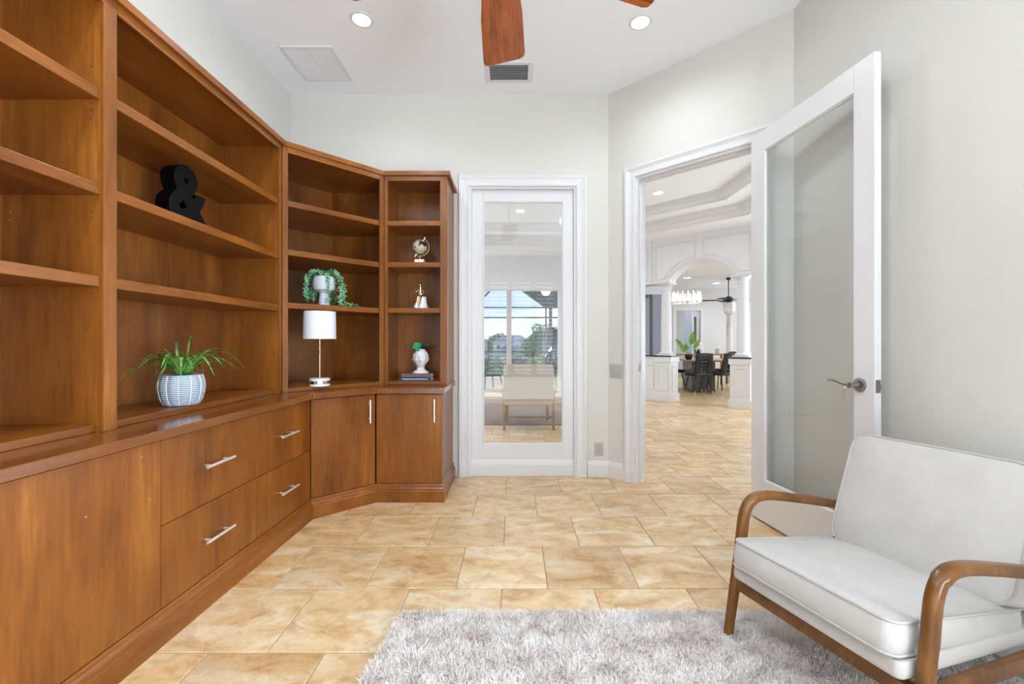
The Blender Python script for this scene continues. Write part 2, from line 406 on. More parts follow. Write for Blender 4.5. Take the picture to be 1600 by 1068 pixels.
# ---- window_1: fixed glazed panel framed like a door, in the back wall
w1 = thing('window_1', None, None, (.0815, YB, 0), 0, kind='structure')
b = MB(); casing(b, Matrix.Translation((0, YB, 0)) @ MV, -.376, .539, 2.49)
obj('casing', b, M_white, w1, world=True)
b = MB().box(-.376, -.360, YB-.001, YB+TH+.001, 0, 2.49).box(.523, .539, YB-.001, YB+TH+.001, 0, 2.49).box(-.360, .523, YB-.001, YB+TH+.001, 2.474, 2.49)
obj('jamb', b, M_white, w1, world=True)
gx0, gx1, gz0, gz1 = -.262, .432, .268, 2.376
y0, y1 = YB+.035, YB+.075
obj('stile', MB().box(-.360, gx0, y0, y1, .01, 2.474), M_white, w1, world=True, bevel=.003)
obj('stile', MB().box(gx1, .523, y0, y1, .01, 2.474), M_white, w1, world=True, bevel=.003)
obj('top_rail', MB().box(gx0, gx1, y0, y1, gz1, 2.474), M_white, w1, world=True, bevel=.003)
obj('bottom_rail', MB().box(gx0, gx1, y0, y1, .01, gz0), M_white, w1, world=True, bevel=.003)
obj('glass_pane', MB().box(gx0-.005, gx1+.005, y0+.016, y0+.022, gz0-.005, gz1+.005), M_glass, w1, world=True)
b = MB().sweep([(gx0, gz0), (gx0, gz1), (gx1, gz1), (gx1, gz0)], [(-.010, 0), (0, .006), (.0, -.012), (-.010, -.012)], Matrix.Translation((0, y0, 0)) @ MV, closed=True)
obj('glazing_bead', b, M_white, w1, world=True)
obj('kick_board', MB().sweep([(.523, y0), (-.360, y0)], BBP), M_white, w1, world=True)

# ---- trim_1: casing and jamb of the diagonal doorway
t1 = thing('trim_1', None, None, (AX, AY, 0), radians(-45), kind='structure')
b = MB(); casing(b, MV, T0, T1, HO)
obj('casing', b, M_white, t1)
b = MB().box(T0, T0+.018, -.001, TH+.001, 0, HO).box(T1-.018, T1, -.001, TH+.001, 0, HO).box(T0+.018, T1-.018, -.001, TH+.001, HO-.018, HO)
b.box(T0+.018, T0+.030, .045, .085, 0, HO-.018).box(T0+.018, T1-.018, .045, .085, HO-.030, HO-.018)
obj('jamb', b, M_white, t1)
b = MB(); MV2 = Matrix.Translation((0, TH, 0)) @ Matrix(((1,0,0,0),(0,0,1,0),(0,1,0,0),(0,0,0,1)))
casing(b, MV2, T0, T1, HO)
obj('outer_casing', b, M_white, t1)
obj('strike_plate', MB().box(T0+.018, T0+.0195, .012, .040, .915, .975), M_pewter, t1)

# ---- door_1: open glazed door, hinged on the diagonal doorway
hx, hy = 1.574, 2.931; da = atan2(2.049-2.931, 1.672-1.574)
d1 = thing('door_1', 'open white door with a full clear glass pane and lever handle', 'door', (hx, hy, 0), da, kind='structure')
# local x along the leaf from hinge to latch; study-side face at local y=0, thickness towards +y (the right wall)
DW, DT = .887, .035
zb, zt = .015, 2.50; s0, s1, g0, g1 = .128, .777, .275, 2.368
obj('hinge_stile', MB().box(0, s0, 0, DT, zb, zt), M_white, d1, bevel=.002)
obj('latch_stile', MB().box(s1, DW, 0, DT, zb, zt), M_white, d1, bevel=.002)
obj('top_rail', MB().box(s0, s1, 0, DT, g1, zt), M_white, d1, bevel=.002)
obj('bottom_rail', MB().box(s0, s1, 0, DT, zb, g0), M_white, d1, bevel=.002)
obj('glass_pane', MB().box(s0-.004, s1+.004, .014, .020, g0-.004, g1+.004), M_glass, d1)
b = MB().sweep([(s0, g0), (s0, g1), (s1, g1), (s1, g0)], [(-.010, -.012), (0, .001), (0, -.012)], MV, closed=True)
obj('glazing_bead', b, M_white, d1)
for z in (.25, 1.25, 2.25): obj('hinge', MB().lathe([(.007, z-.045), (.007, z+.045)], 10, Matrix.Translation((-.004, .038, 0))), M_pewter, d1)
lz = .947; lx = .811
MR = Matrix.Translation((lx, 0, lz)) @ Matrix.Rotation(radians(90), 4, 'X')   # lathe axis -> -y
h = obj('lever_handle', MB().lathe([(.0, 0), (.034, 0), (.034, .006), (.028, .010), (.022, .012), (.012, .014), (.011, .050), (.013, .052), (.013, .062), (.0, .064)], 20, MR), M_pewter, d1, smooth=True)
pts = [(lx, -.057, lz), (lx-.02, -.058, lz+.001), (lx-.045, -.060, lz+.008), (lx-.075, -.062, lz+.015), (lx-.100, -.062, lz+.017), (lx-.120, -.061, lz+.016)]
obj('lever', MB().tube(pts, [.009, .009, .008, .007, .006, .005], 10), M_pewter, h, smooth=True)
k = MB().lathe([(.002, -.003), (.011, -.003), (.011, .0), (.002, .0)], 14, Matrix.Translation((lx-.012, -.074, lz-.028)) @ Matrix.Rotation(radians(90), 4, 'X'))
k.box(lx-.0145, lx-.0095, -.0735, -.0715, lz-.075, lz-.035).tube([(lx-.010, -.066, lz-.004), (lx-.011, -.072, lz-.014), (lx-.012, -.0725, lz-.020)], .0015, 6)
obj('key', k, M_nickel, h, label='small key hanging under the lever')
obj('latch_plate', MB().box(DW-.0005, DW+.0015, .005, .030, lz-.030, lz+.030).box(DW, DW+.011, .010, .025, lz-.011, lz+.009), M_pewter, d1)
MRb = Matrix.Translation((lx, DT, lz)) @ Matrix.Rotation(radians(-90), 4, 'X')
h2 = obj('lever_handle', MB().lathe([(.0, 0), (.034, 0), (.034, .006), (.022, .012), (.011, .014), (.011, .045), (.0, .048)], 20, MRb), M_pewter, d1, smooth=True)

# ================================================================== FLOOR with individually laid tiles
floor = st('floor', MB().box(-3.5, 9.5, YF-.1, 14.6, -.12, -.004), M_grout)
TP, G = .4307, .005
tm = bpy.data.meshes.new('tile')
mb = MB(); a = TP/2-G/2; c = .003
rs = [[(-x, -y, z), (x, -y, z), (x, y, z), (-x, y, z)] for x, y, z in ((a, a, -.008), (a, a, -c*.6), (a-c, a-c, 0))]
mb.rings(rs); tm.from_pydata(mb.v, [], mb.f); tm.materials.append(M_tile)
cand = []
rest = MB()
for j in range(-7, 31):
    yc = 1.6443 + (j+.5)*TP - TP*0
    if yc < YF or yc > 14.4: continue
    # rows alternate: row 1.644..2.075 (j=0) uses joints at -.06, next at -.27
    off = -.055 if j % 2 == 0 else -.27
    for i in range(-9, 23):
        xc = off + (i+.5)*TP
        if xc < -3.3 or xc > 9.2: continue
        if yc < 3.9 and (xc < -1.75 or xc > 2.2): continue
        if yc < 1.75 and xc > -.25 and yc > .3: continue   # wholly under the rug
        k = xc/max(yc, .1); vis = 0
        if .8 < yc < 3.95 and -1.5 < xc < 2.0: vis = 1
        elif yc >= 3.95 and .22 < k < .62 and yc < 9.6: vis = 1
        elif yc >= 3.95 and -.14 < k < .20 and (yc < 6.4 or 9.2 < yc < 10.4): vis = 1
        if vis: cand.append((yc, xc))
        else: rest.add([(xc+p[0], yc+p[1], p[2]) for p in mb.v], mb.f)
cand.sort()
for n, (yc, xc) in enumerate(cand):
    if n >= 295: rest.add([(xc+p[0], yc+p[1], p[2]) for p in mb.v], mb.f); continue
    o = bpy.data.objects.new('tile', tm); COL.objects.link(o); o.parent = floor; o.location = (xc, yc, random.uniform(-.0006, .0006))
print('tiles', len(cand))
obj('tile_field', rest, M_tile, floor, kind='stuff')

# ================================================================== CEILING FITTINGS OF THE STUDY
def can_light(x, y, z, label, power, r=.058, group='recessed ceiling lights'):
    t = thing('recessed_light', label, 'ceiling light', (x, y, z), 0, group)
    obj('trim_ring', MB().rings([[(rr*cos(2*pi*j/28), rr*sin(2*pi*j/28), zz) for j in range(28)] for rr, zz in ((r, -.001), (r, -.006), (r+.016, -.004), (r+.018, 0))], cap0=False, cap1=False), M_white, t, smooth=True)
    obj('lens', MB().lathe([(r, -.003), (r, -.002)], 28), M_lens, t)
    d = bpy.data.lights.new('can_lamp', 'SPOT'); d.energy = power; d.spot_size = radians(168); d.spot_blend = 1.0; d.shadow_soft_size = .045; d.color = (.86, .93, 1.0)
    o = bpy.data.objects.new('can_lamp', d); COL.objects.link(o); o.parent = t; o.location = (0, 0, -.05)
can_light(-1.0, 2.92, ZC, 'recessed ceiling light above the corner bookcase, beside the large square vent', 18)
can_light(.845, 2.945, ZC, 'recessed ceiling light near the diagonal doorway wall', 21)
can_light(-1.0, .1, ZC, 'recessed ceiling light over the near end of the bookcases', 62)
can_light(.845, .1, ZC, 'recessed ceiling light over the near end of the rug', 28)
can_light(-1.0, 1.5, ZC, 'added recessed fill light over the middle bookcase, out of frame', 34)  # extra row of cans, put in to brighten the study
can_light(.845, 1.5, ZC, 'added recessed fill light above the armchair, out of frame', 10)  # other can of the extra row, also added as fill

# return grille
g = thing('ceiling_vent', 'large square white return air grille in the ceiling', 'vent', (-1.4875, 3.385, ZC))
w, h = .385/2, .42/2
b = MB()
for x0, x1, yy0, yy1 in ((-w, w, -h, -h+.03), (-w, w, h-.03, h), (-w, -w+.03, -h+.03, h-.03), (w-.03, w, -h+.03, h-.03)): b.box(x0, x1, yy0, yy1, -.012, 0)
b.box(-.006, .006, -h+.03, h-.03, -.010, 0)
obj('frame', b, M_white, g, bevel=.003)
sl = MB(); n = 19
for i in range(n):
    yy = -h+.03+(i+.5)*(2*h-.06)/n
    sl.add([(-w+.03, yy-.005, -.002), (w-.03, yy-.005, -.002), (w-.03, yy+.005, -.009), (-w+.03, yy+.005, -.009),
            (-w+.03, yy-.005, -.001), (w-.03, yy-.005, -.001), (w-.03, yy+.005, -.008), (-w+.03, yy+.005, -.008)],
           [(0,3,2,1),(4,5,6,7),(0,1,5,4),(1,2,6,5),(2,3,7,6),(3,0,4,7)])
obj('slats', sl, M_white, g, kind='stuff')
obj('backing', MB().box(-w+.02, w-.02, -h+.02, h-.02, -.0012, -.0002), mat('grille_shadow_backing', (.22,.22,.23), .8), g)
# supply register
g = thing('ceiling_vent', 'small ceiling air register with dark open slats behind the fan blade', 'vent', (-.035, 3.49, ZC))
b = MB(); X, Y = .19, .135; xi, yi = .150, .10
for x0, x1, yy0, yy1 in ((-X, X, -Y, -yi), (-X, X, yi, Y), (-X, -xi, -yi, yi), (xi, X, -yi, yi)): b.box(x0, x1, yy0, yy1, -.008, 0)
obj('frame', b, M_white, g, bevel=.002)
obj('throat', MB().box(-xi, xi, -yi, yi, -.0015, -.0005), mat('duct_grey', (.10,.10,.10), .8), g)
for i in range(9):
    yy = -yi+.012+i*(2*yi-.024)/8
    sl = MB().add([(-xi, yy-.006, -.013), (xi, yy-.006, -.013), (xi, yy+.004, -.004), (-xi, yy+.004, -.004),
                   (-xi, yy-.006, -.0115), (xi, yy-.006, -.0115), (xi, yy+.004, -.0025), (-xi, yy+.004, -.0025)],
                  [(0,3,2,1),(4,5,6,7),(0,1,5,4),(1,2,6,5),(2,3,7,6),(3,0,4,7)])
    obj('slat', sl, M_white2, g)

# ceiling fan
def fan(name, label, loc, zc, R, nb, a0, m_bl, m_mt, w0=.060, w1=.094, pitch=12, r0=.20):
    f = thing(name, label, 'ceiling fan', loc)
    dz = zc-loc[2]
    obj('downrod', MB().lathe([(.012, .08), (.012, dz-.05)], 12), m_mt, f, smooth=True)
    obj('canopy', MB().lathe([(.02, dz-.07), (.05, dz-.05), (.065, dz)], 20), m_mt, f, smooth=True)
    obj('motor', MB().lathe([(.0, -.07), (.05, -.07), (.10, -.05), (.12, -.02), (.12, .03), (.09, .07), (.03, .10), (.0, .10)], 28), m_mt, f, smooth=True)
    for i in range(nb):
        a = a0+2*pi*i/nb
        M = Matrix.Rotation(radians(pitch), 4, 'X')
        out = [(r0, -w0), (r0, w0)]
        pts = [(r0, w0), (R*.55, w0+.4*(w1-w0)+.006), (R-.035, w1-.004)]
        tip = [(R-.012, w1-.010), (R-.002, w1-.03), (R, w1*.2), (R+.002, -w1*.3), (R+.004, -w1+.03), (R-.008, -w1+.010)]
        poly = pts+tip+[(R-.035, -w1+.004), (R*.55, -w0-.4*(w1-w0)-.006), (r0, -w0)]
        poly = poly[::-1]
        bl = obj('blade', MB().prism(poly, -.004, .004, M), m_bl, f, rot=(0, 0, a), bevel=.002)
        obj('blade_iron', MB().box(.09, r0+.03, -.018, .018, -.009, -.004, M).box(.09, .13, -.03, .03, -.012, .012), m_mt, f, rot=(0, 0, a), bevel=.002)
        for sy in (-.03, .03): obj('screw', MB().lathe([(.008, -.012), (.008, -.007)], 10, M @ Matrix.Translation((r0+.015, sy, .002))), M_nickel, f, rot=(0, 0, a))
    return f
fan('ceiling_fan', 'ceiling fan with reddish wooden blades hanging in the study', (-.060, 1.588, 2.600), ZC, .70, 5, radians(88.8), M_blade, M_nickel, pitch=-14, w0=.074, w1=.112)

# switch and outlet
s = thing('light_switch', 'grey double light switch plate on the diagonal wall beside the doorway', 'switch', (AX, AY, 0), radians(-45))
obj('plate', MB().box(.02, .137, -.007, 0, .852, .967), M_plate, s, bevel=.003)
obj('rocker', MB().box(.036, .067, -.012, -.006, .876, .943), M_plate, s, bevel=.002)
obj('rocker', MB().box(.090, .121, -.012, -.006, .876, .943), M_plate, s, bevel=.002)
s = thing('wall_outlet', 'grey power outlet low on the back wall', 'outlet', (.735, YB, .235))
obj('plate', MB().box(-.037, .037, -.007, 0, -.058, .058), M_plate, s, bevel=.003)
for z in (-.022, .022):
    q = obj('socket', MB().box(-.017, .017, -.010, -.006, z-.015, z+.015), M_plate, s, bevel=.002)
    obj('slot', MB().box(-.008, -.006, -.0105, -.0095, z-.004, z+.006).box(.006, .008, -.0105, -.0095, z-.004, z+.006), M_dark, q)
# ================================================================== BUILT-IN CABINETS
# --- lower run along the left wall: faces turn by a degree, as in the photo
def bx(Y): return -1.304-.020*(2.88-Y)          # plinth front
def fx(Y): return -1.322-.020*(2.88-Y)          # door and drawer faces
def cx(Y): return -1.290-.022*(2.87-Y)          # worktop edge
ZT, ZTB, ZL = .822, .784, .850                  # worktop top, underside, ledge top
GRP = 'cherry wood base cabinets'
def q4(mb, y0, y1, z0, z1, d0, d1, f=fx):
    """slab following the run: d0/d1 are depths behind face f (negative = proud)"""
    return mb.prism([(f(y0)-d1, y0), (f(y0)-d0, y0), (f(y1)-d0, y1), (f(y1)-d1, y1)], z0, z1)
def bar(mb, p, d, L, out, rr=.0066):
    p, d, out = Vector(p), Vector(d).normalized(), Vector(out).normalized()
    c = p+out*.032
    mb.tube([c-d*L/2, c+d*L/2], rr, 10)
    for s in (-1, 1): mb.tube([p+d*s*L*.32, c+d*s*L*.32], rr*.8, 8)
    return mb
def base_unit(y0, y1, label):
    t = thing('base_cabinet', label, 'cabinet', (fx(y0)-.28, (y0+y1)/2, 0), 0, GRP)
    b = MB(); q4(b, y0, y1, .02, ZTB, .021, .53)
    obj('carcass', b, M_wood, t, world=True)
    return t
z0, zm, z1 = .131, .448, .777
def drawer(t, y0, y1, za, zb):
    b = MB(); q4(b, y0+.0015, y1-.0015, za+.0015, zb-.0015, 0, .019)
    d = obj('drawer', b, M_wood, t, world=True, bevel=.0012)
    yc = (y0+y1)/2-.008; h = MB(); bar(h, (fx(yc), yc, (za+zb)/2+.004), (0, 1, 0), .187, (1, 0, 0))
    obj('handle', h, M_steel, d, world=True, smooth=True)
t = base_unit(1.085, 1.692, 'plain flat-fronted cherry base cabinet at the near end of the left run')
b = MB(); q4(b, 1.0865, 1.6905, z0+.0015, z1-.0015, 0, .019); obj('door', b, M_wood, t, world=True, bevel=.0012)
for q in ((fx(1.6), 1.605, .735), (fx(1.46), 1.40, .60), (fx(1.6), 1.64, .57)):
    obj('paint_chip', MB().box(-.0003, .0006, -.003, .003, -.002, .002, Matrix.Translation((fx(q[1]), q[1], q[2]))), M_nickel, t, world=True)
t = base_unit(.35, 1.085, 'flat-fronted cherry base cabinet nearest the camera on the left wall')
b = MB(); q4(b, .3515, 1.0835, z0+.0015, z1-.0015, 0, .019); obj('door', b, M_wood, t, world=True, bevel=.0012)
t = base_unit(1.692, 2.299, 'cherry two-drawer base cabinet in the middle of the left run')
drawer(t, 1.692, 2.299, z0, zm); drawer(t, 1.692, 2.299, zm, z1)
t = base_unit(2.299, 2.888, 'cherry two-drawer base cabinet next to the angled corner cabinet')
drawer(t, 2.299, 2.883, z0, zm); drawer(t, 2.299, 2.883, zm, z1)
# corner base cabinet, 45 degrees
F1 = (-1.322, 2.8895); F2 = (-.9965, 3.203)
ang = atan2(F2[1]-F1[1], F2[0]-F1[0]); LF = math.dist(F1, F2)
t = thing('corner_base_cabinet', 'angled cherry base cabinet with one door in the room corner', 'cabinet', (F1[0], F1[1], 0), ang, GRP)
Mi = frame(F1+(0,), ang)
b = MB().prism([(-1.905, 2.895), (-1.338, 2.895), (-1.338-.0, 2.915), (-1.010, 3.222), (-1.005, 3.80), (-1.905, 3.80)], .02, ZTB)
obj('carcass', b, M_wood, t, world=True)
d = obj('door', MB().box(.003, LF-.003, 0, .019, z0+.0015, z1-.0015), M_wood, t, bevel=.0012)
h = MB(); bar(h, (LF-.055, 0, .660), (0, 0, 1), .165, (0, -1, 0)); obj('handle', h, M_steel, d, smooth=True)
# end base cabinet
t = thing('base_cabinet', 'single-door cherry base cabinet at the end by the glazed panel', 'cabinet', (-.76, 3.21, 0), 0, GRP)
obj('carcass', MB().box(-.995, -.518, 3.224, 3.805, .02, ZTB), M_wood, t, world=True)
d = obj('door', MB().box(-.990, -.521, 3.205, 3.2235, z0+.0015, z1-.0015), M_wood, t, world=True, bevel=.0012)
h = MB(); bar(h, (-.566, 3.205, .662), (0, 0, 1), .165, (0, -1, 0)); obj('handle', h, M_steel, d, world=True, smooth=True)

# plinth moulding: path keeps the room on its right => offsets negative go to the room; use left-normal = into cabinet
PP = [(0, 0), (0, .078), (.006, .084), (.006, .096), (.011, .102), (.014, .112), (.014, .120), (.020, .128), (.045, .128), (.045, 0)]
path = [(bx(.35), .35), (bx(2.881), 2.881), (-.989, 3.188), (-.497, 3.188), (-.497, 3.80)]
pl = obj('plinth_moulding', MB().sweep(path, PP), M_woodh); tag(pl, 'stepped cherry plinth moulding running along the foot of all base cabinets', 'moulding')
# worktop (continuous, mitred)
wt = thing('worktop', 'continuous polished cherry worktop over the base cabinets', 'worktop', (-1.6, 2.0, ZTB))
b = MB().prism([(-1.905, .35), (cx(.35), .35), (cx(2.868), 2.868), (-1.905, 2.868)], ZTB, ZT)
obj('long_board', b, M_top, wt, world=True, bevel=.003)
b = MB().prism([(-1.905, 2.8685), (cx(2.868), 2.8685), (-.980, 3.172), (-.980, 3.80), (-1.905, 3.80)], ZTB, ZT)
obj('corner_board', b, M_top, wt, world=True, bevel=.003)
b = MB().prism([(-.9795, 3.172), (-.497, 3.172), (-.497, 3.80), (-.9795, 3.80)], ZTB, ZT)
obj('end_board', b, M_top, wt, world=True, bevel=.003)

# --- upper bookcases ---------------------------------------------------------
XU = -1.500; XB = -1.872; XS = -1.512           # frame face, back panel face, shelf fronts
YA0, YA1 = .46, 1.622; YM0, YM1 = 1.678, 2.848
ZTOP = 2.41; SH = (1.394, 1.730, 2.079); SHT = .040
GB = 'cherry wood bookcases'
def shelfs(t, y0, y1):
    for z in SH:
        obj('shelf', MB().box(XB, XS, y0+.001, y1-.001, z-SHT, z), M_woodh, t, world=True, bevel=.003)
def pins(t, x, y, z, d):
    for xx in (x, x-.30):
        for zz in z: obj('shelf_pin', MB().box(xx-.003, xx+.003, min(y, y+d*.002), max(y, y+d*.002), zz-.003, zz+.003), M_nickel, t, world=True)
t = thing('bookcase', 'near cherry bookcase bay cut by the left edge of the photo, shelves empty', 'bookcase', ((XU+XB)/2, (YA0+YA1)/2, ZT), 0, GB)
obj('back_panel', MB().box(XL+.002, XB, YA0, YA1+.0, ZT, ZTOP), M_wood, t, world=True)
obj('side_panel', MB().box(XB, XS-.0, YA1, YA1+.020, ZT, ZTOP), M_wood, t, world=True)
obj('side_panel', MB().box(XB, XS, YA0-.02, YA0, ZT, ZTOP), M_wood, t, world=True)
obj('bottom_board', MB().box(XB, XU-.030, YA0, YA1, ZT, ZL), M_woodh, t, world=True, bevel=.003)
obj('top_board', MB().box(XB, XS, YA0, YA1, ZTOP, ZTOP+.02), M_woodh, t, world=True)
obj('top_rail', MB().box(XS, XU, YA0, YA1, 2.395, 2.432), M_woodh, t, world=True)
obj('stile', MB().box(XS, XU, YA0-.05, YA0, ZT, 2.432), M_wood, t, world=True)
shelfs(t, YA0, YA1); pins(t, XS-.03, YA1, (1.60, 1.63, 1.97, 2.0, 2.16), -1)
t = thing('bookcase', 'wide middle cherry bookcase bay with the ampersand and ribbed plant pot', 'bookcase', ((XU+XB)/2, (YM0+YM1)/2, ZT), 0, GB)
obj('back_panel', MB().box(XL+.002, XB, YA1+.021, YM1+.05, ZT, ZTOP), M_wood, t, world=True)
obj('side_panel', MB().box(XB, XS, YM0-.020, YM0, ZT, ZTOP), M_wood, t, world=True)
obj('side_panel', MB().box(XB, XS, YM1, YM1+.020, ZT, ZTOP), M_wood, t, world=True)
obj('bottom_board', MB().box(XB, XU-.030, YM0, YM1, ZT, ZL), M_woodh, t, world=True, bevel=.003)
obj('top_board', MB().box(XB, XS, YM0, YM1, ZTOP, ZTOP+.02), M_woodh, t, world=True)
obj('top_rail', MB().box(XS, XU, YM0, YM1, 2.395, 2.432), M_woodh, t, world=True)
obj('stile', MB().box(XS, XU, YA1+.0005, YM0-.0005, ZT, 2.432), M_wood, t, world=True, bevel=.002)
obj('stile', MB().box(XS, XU, YM1, YM1+.026, ZT, 2.432), M_wood, t, world=True, bevel=.002)
shelfs(t, YM0, YM1); pins(t, XS-.03, YM1-.002, (2.035,), 1)

# corner bookcase at 45 degrees : face from G1 to G2
G1 = (-1.500, 2.880); G2 = (-.994, 3.407)
ga = atan2(G2[1]-G1[1], G2[0]-G1[0]); GL = math.dist(G1, G2)
t = thing('corner_bookcase', 'angled cherry corner bookcase holding the trailing plant and lamp', 'bookcase', (G1[0], G1[1], ZT), ga, GB)
g = lambda u, d: (G1[0]+cos(ga)*u-sin(ga)*d, G1[1]+sin(ga)*u+cos(ga)*d)
inner = [g(.0, .012), g(GL, .012), (-.985, 3.735), (-1.525, 3.735), (-1.866, 3.394), (-1.866, 2.890)]
def poly_shelf(name, za, zb, m=M_woodx): return obj(name, MB().prism(inner, za, zb), m, t, world=True, bevel=.003)
for z in (1.414, 1.764, 2.084): poly_shelf('shelf', z-.038, z)
poly_shelf('bottom_board', ZT, ZL); poly_shelf('top_board', ZTOP, ZTOP+.02)
obj('back_panel', MB().box(-1.540, -.975, 3.735, 3.747, ZT, ZTOP), M_wood, t, world=True)
obj('back_panel', MB().prism([(-1.522, 3.736), (-1.531, 3.745), (-1.885, 3.391), (-1.869, 3.384)], ZT, ZTOP), M_wood, t, world=True)
obj('side_panel', MB().box(-1.90, -1.515, 2.875, 2.889, ZT, ZTOP), M_wood, t, world=True)
obj('side_panel', MB().box(-.993, -.983, 3.42, 3.735, ZT, ZTOP), M_wood, t, world=True)
obj('stile', MB().box(0, .034, 0, .016, 0, 2.432-ZT), M_wood, t, bevel=.002)
obj('stile', MB().box(GL-.036, GL, 0, .016, 0, 2.432-ZT), M_wood, t, bevel=.002)
obj('top_rail', MB().box(.034, GL-.036, 0, .012, 2.395-ZT, 2.432-ZT), M_woodx, t)
# end bookcase
t = thing('bookcase', 'narrow cherry end bookcase holding the globe, brass figure and white head', 'bookcase', (-.75, 3.41, ZT), 0, GB)
YU = 3.407
obj('stile', MB().box(-.9925, -.966, YU, YU+.016, ZT, 2.432), M_wood, t, world=True, bevel=.002)
obj('stile', MB().box(-.5637, -.5096, YU, YU+.016, ZT, 2.432), M_wood, t, world=True, bevel=.002)
obj('side_panel', MB().box(-.982, -.971, YU+.016, 3.735, ZT, ZTOP), M_wood, t, world=True)
obj('side_panel', MB().box(-.5637, -.5096, YU+.016, 3.805, ZT, 2.432), M_wood, t, world=True)
obj('back_panel', MB().box(-.971, -.5637, 3.735, 3.747, ZT, ZTOP), M_wood, t, world=True)
for z in (1.417, 1.771, 2.090): obj('shelf', MB().box(-.971, -.5637, YU+.012, 3.735, z-.038, z), M_woodx, t, world=True, bevel=.003)
obj('bottom_board', MB().box(-.971, -.5637, YU+.014, 3.735, ZT, ZL), M_woodx, t, world=True, bevel=.003)
obj('top_board', MB().box(-.971, -.5637, YU+.012, 3.735, ZTOP, ZTOP+.02), M_woodx, t, world=True)
obj('top_rail', MB().box(-.966, -.5637, YU, YU+.012, 2.395, 2.432), M_woodx, t, world=True)
# cornice
CPF = [(0, 2.432), (0, 2.464), (.030, 2.464), (.030, 2.450), (.022, 2.432)]
cpath = [(-1.481, .41), (-1.481, 2.886), (-.9936, 3.387), (-.4845, 3.387), (-.4845, 3.805)]
co = thing('cornice', 'flat cherry cornice board capping all the bookcases', 'moulding', (-1.6, 2.5, 2.432))
obj('edge', MB().sweep(cpath, CPF), M_woodh, co, world=True)
b = MB().prism([(-1.905, .41), (-1.50, .41), (-1.50, 2.90), (-1.0, 3.405), (-.51, 3.405), (-.51, 3.803), (-1.905, 3.803)], 2.4325, 2.448)
obj('cover_board', b, M_woodh, co, world=True)
# ================================================================== RUG
RX0, RX1, RY0, RY1 = -.50, 1.70, .30, 1.865
rug = thing('shag_rug', 'pale grey-beige shag rug under the armchair', 'rug', (.6, 1.08, 0))
def rugx0(y): return -.468-.115*(1.865-y)
b = MB().prism([(rugx0(RY0), RY0), (RX1, RY0), (RX1, RY1), (rugx0(RY1), RY1)], 0.0008, .010)
obj('backing', b, mat('rug_backing', (.62,.58,.56), .95), rug, world=True)
rng = np.random.default_rng(3)
def pile():
    n = 210000
    x = rng.uniform(RX0-.2, RX1, n*2); y = rng.uniform(.55, RY1, n*2)
    keep = x > -.468-.115*(1.865-y); x = x[keep][:n]; y = y[keep][:n]; n = len(x)
    # clumped direction field
    def field(seed):
        r = np.random.default_rng(seed); v = np.zeros(n)
        for _ in range(14):
            kx, ky = r.normal(0, 60, 2); v += np.sin(kx*x+ky*y+r.uniform(0, 6.28))
        return v/3.0
    dx, dy = field(1)*.0045+rng.normal(0, .0065, n), field(2)*.0045+rng.normal(0, .0065, n)
    hh = .021+.0025*field(5)+rng.normal(0, .003, n)
    hh = np.clip(hh, .012, .034)
    a = rng.uniform(0, 6.28, n); w = .0023
    ex, ey = np.cos(a)*w, np.sin(a)*w
    base = np.stack([x, y, np.full(n, .009)], 1)
    p0 = base+np.stack([ex, ey, 0*ex], 1); p1 = base-np.stack([ex, ey, 0*ex], 1)
    mid = base+np.stack([dx*.45, dy*.45, hh*.62], 1)
    p2 = mid+np.stack([ex, ey, 0*ex], 1)*1.1; p3 = mid-np.stack([ex, ey, 0*ex], 1)*1.1
    p4 = base+np.stack([dx*1.25, dy*1.25, hh], 1)
    V = np.stack([p0, p1, p3, p2, p4], 1).reshape(-1, 3)
    o = np.arange(n)*5
    quads = np.stack([o, o+1, o+2, o+3], 1); tris = np.stack([o+3, o+2, o+4], 1)
    me = bpy.data.meshes.new('pile')
    me.vertices.add(len(V)); me.vertices.foreach_set('co', V.astype(np.float32).ravel())
    lv = np.concatenate([quads.ravel(), tris.ravel()]).astype(np.int32)
    me.loops.add(len(lv)); me.loops.foreach_set('vertex_index', lv)
    ls = np.concatenate([np.arange(n)*4, n*4+np.arange(n)*3]).astype(np.int32)
    me.polygons.add(2*n); me.polygons.foreach_set('loop_start', ls)
    me.update(calc_edges=True); me.validate()
    me.materials.append(M_pile); me.shade_smooth()
    o_ = bpy.data.objects.new('pile', me); COL.objects.link(o_); o_.parent = rug; o_.location = (-.6, -1.08, 0)
    o_['kind'] = 'stuff'
pile()

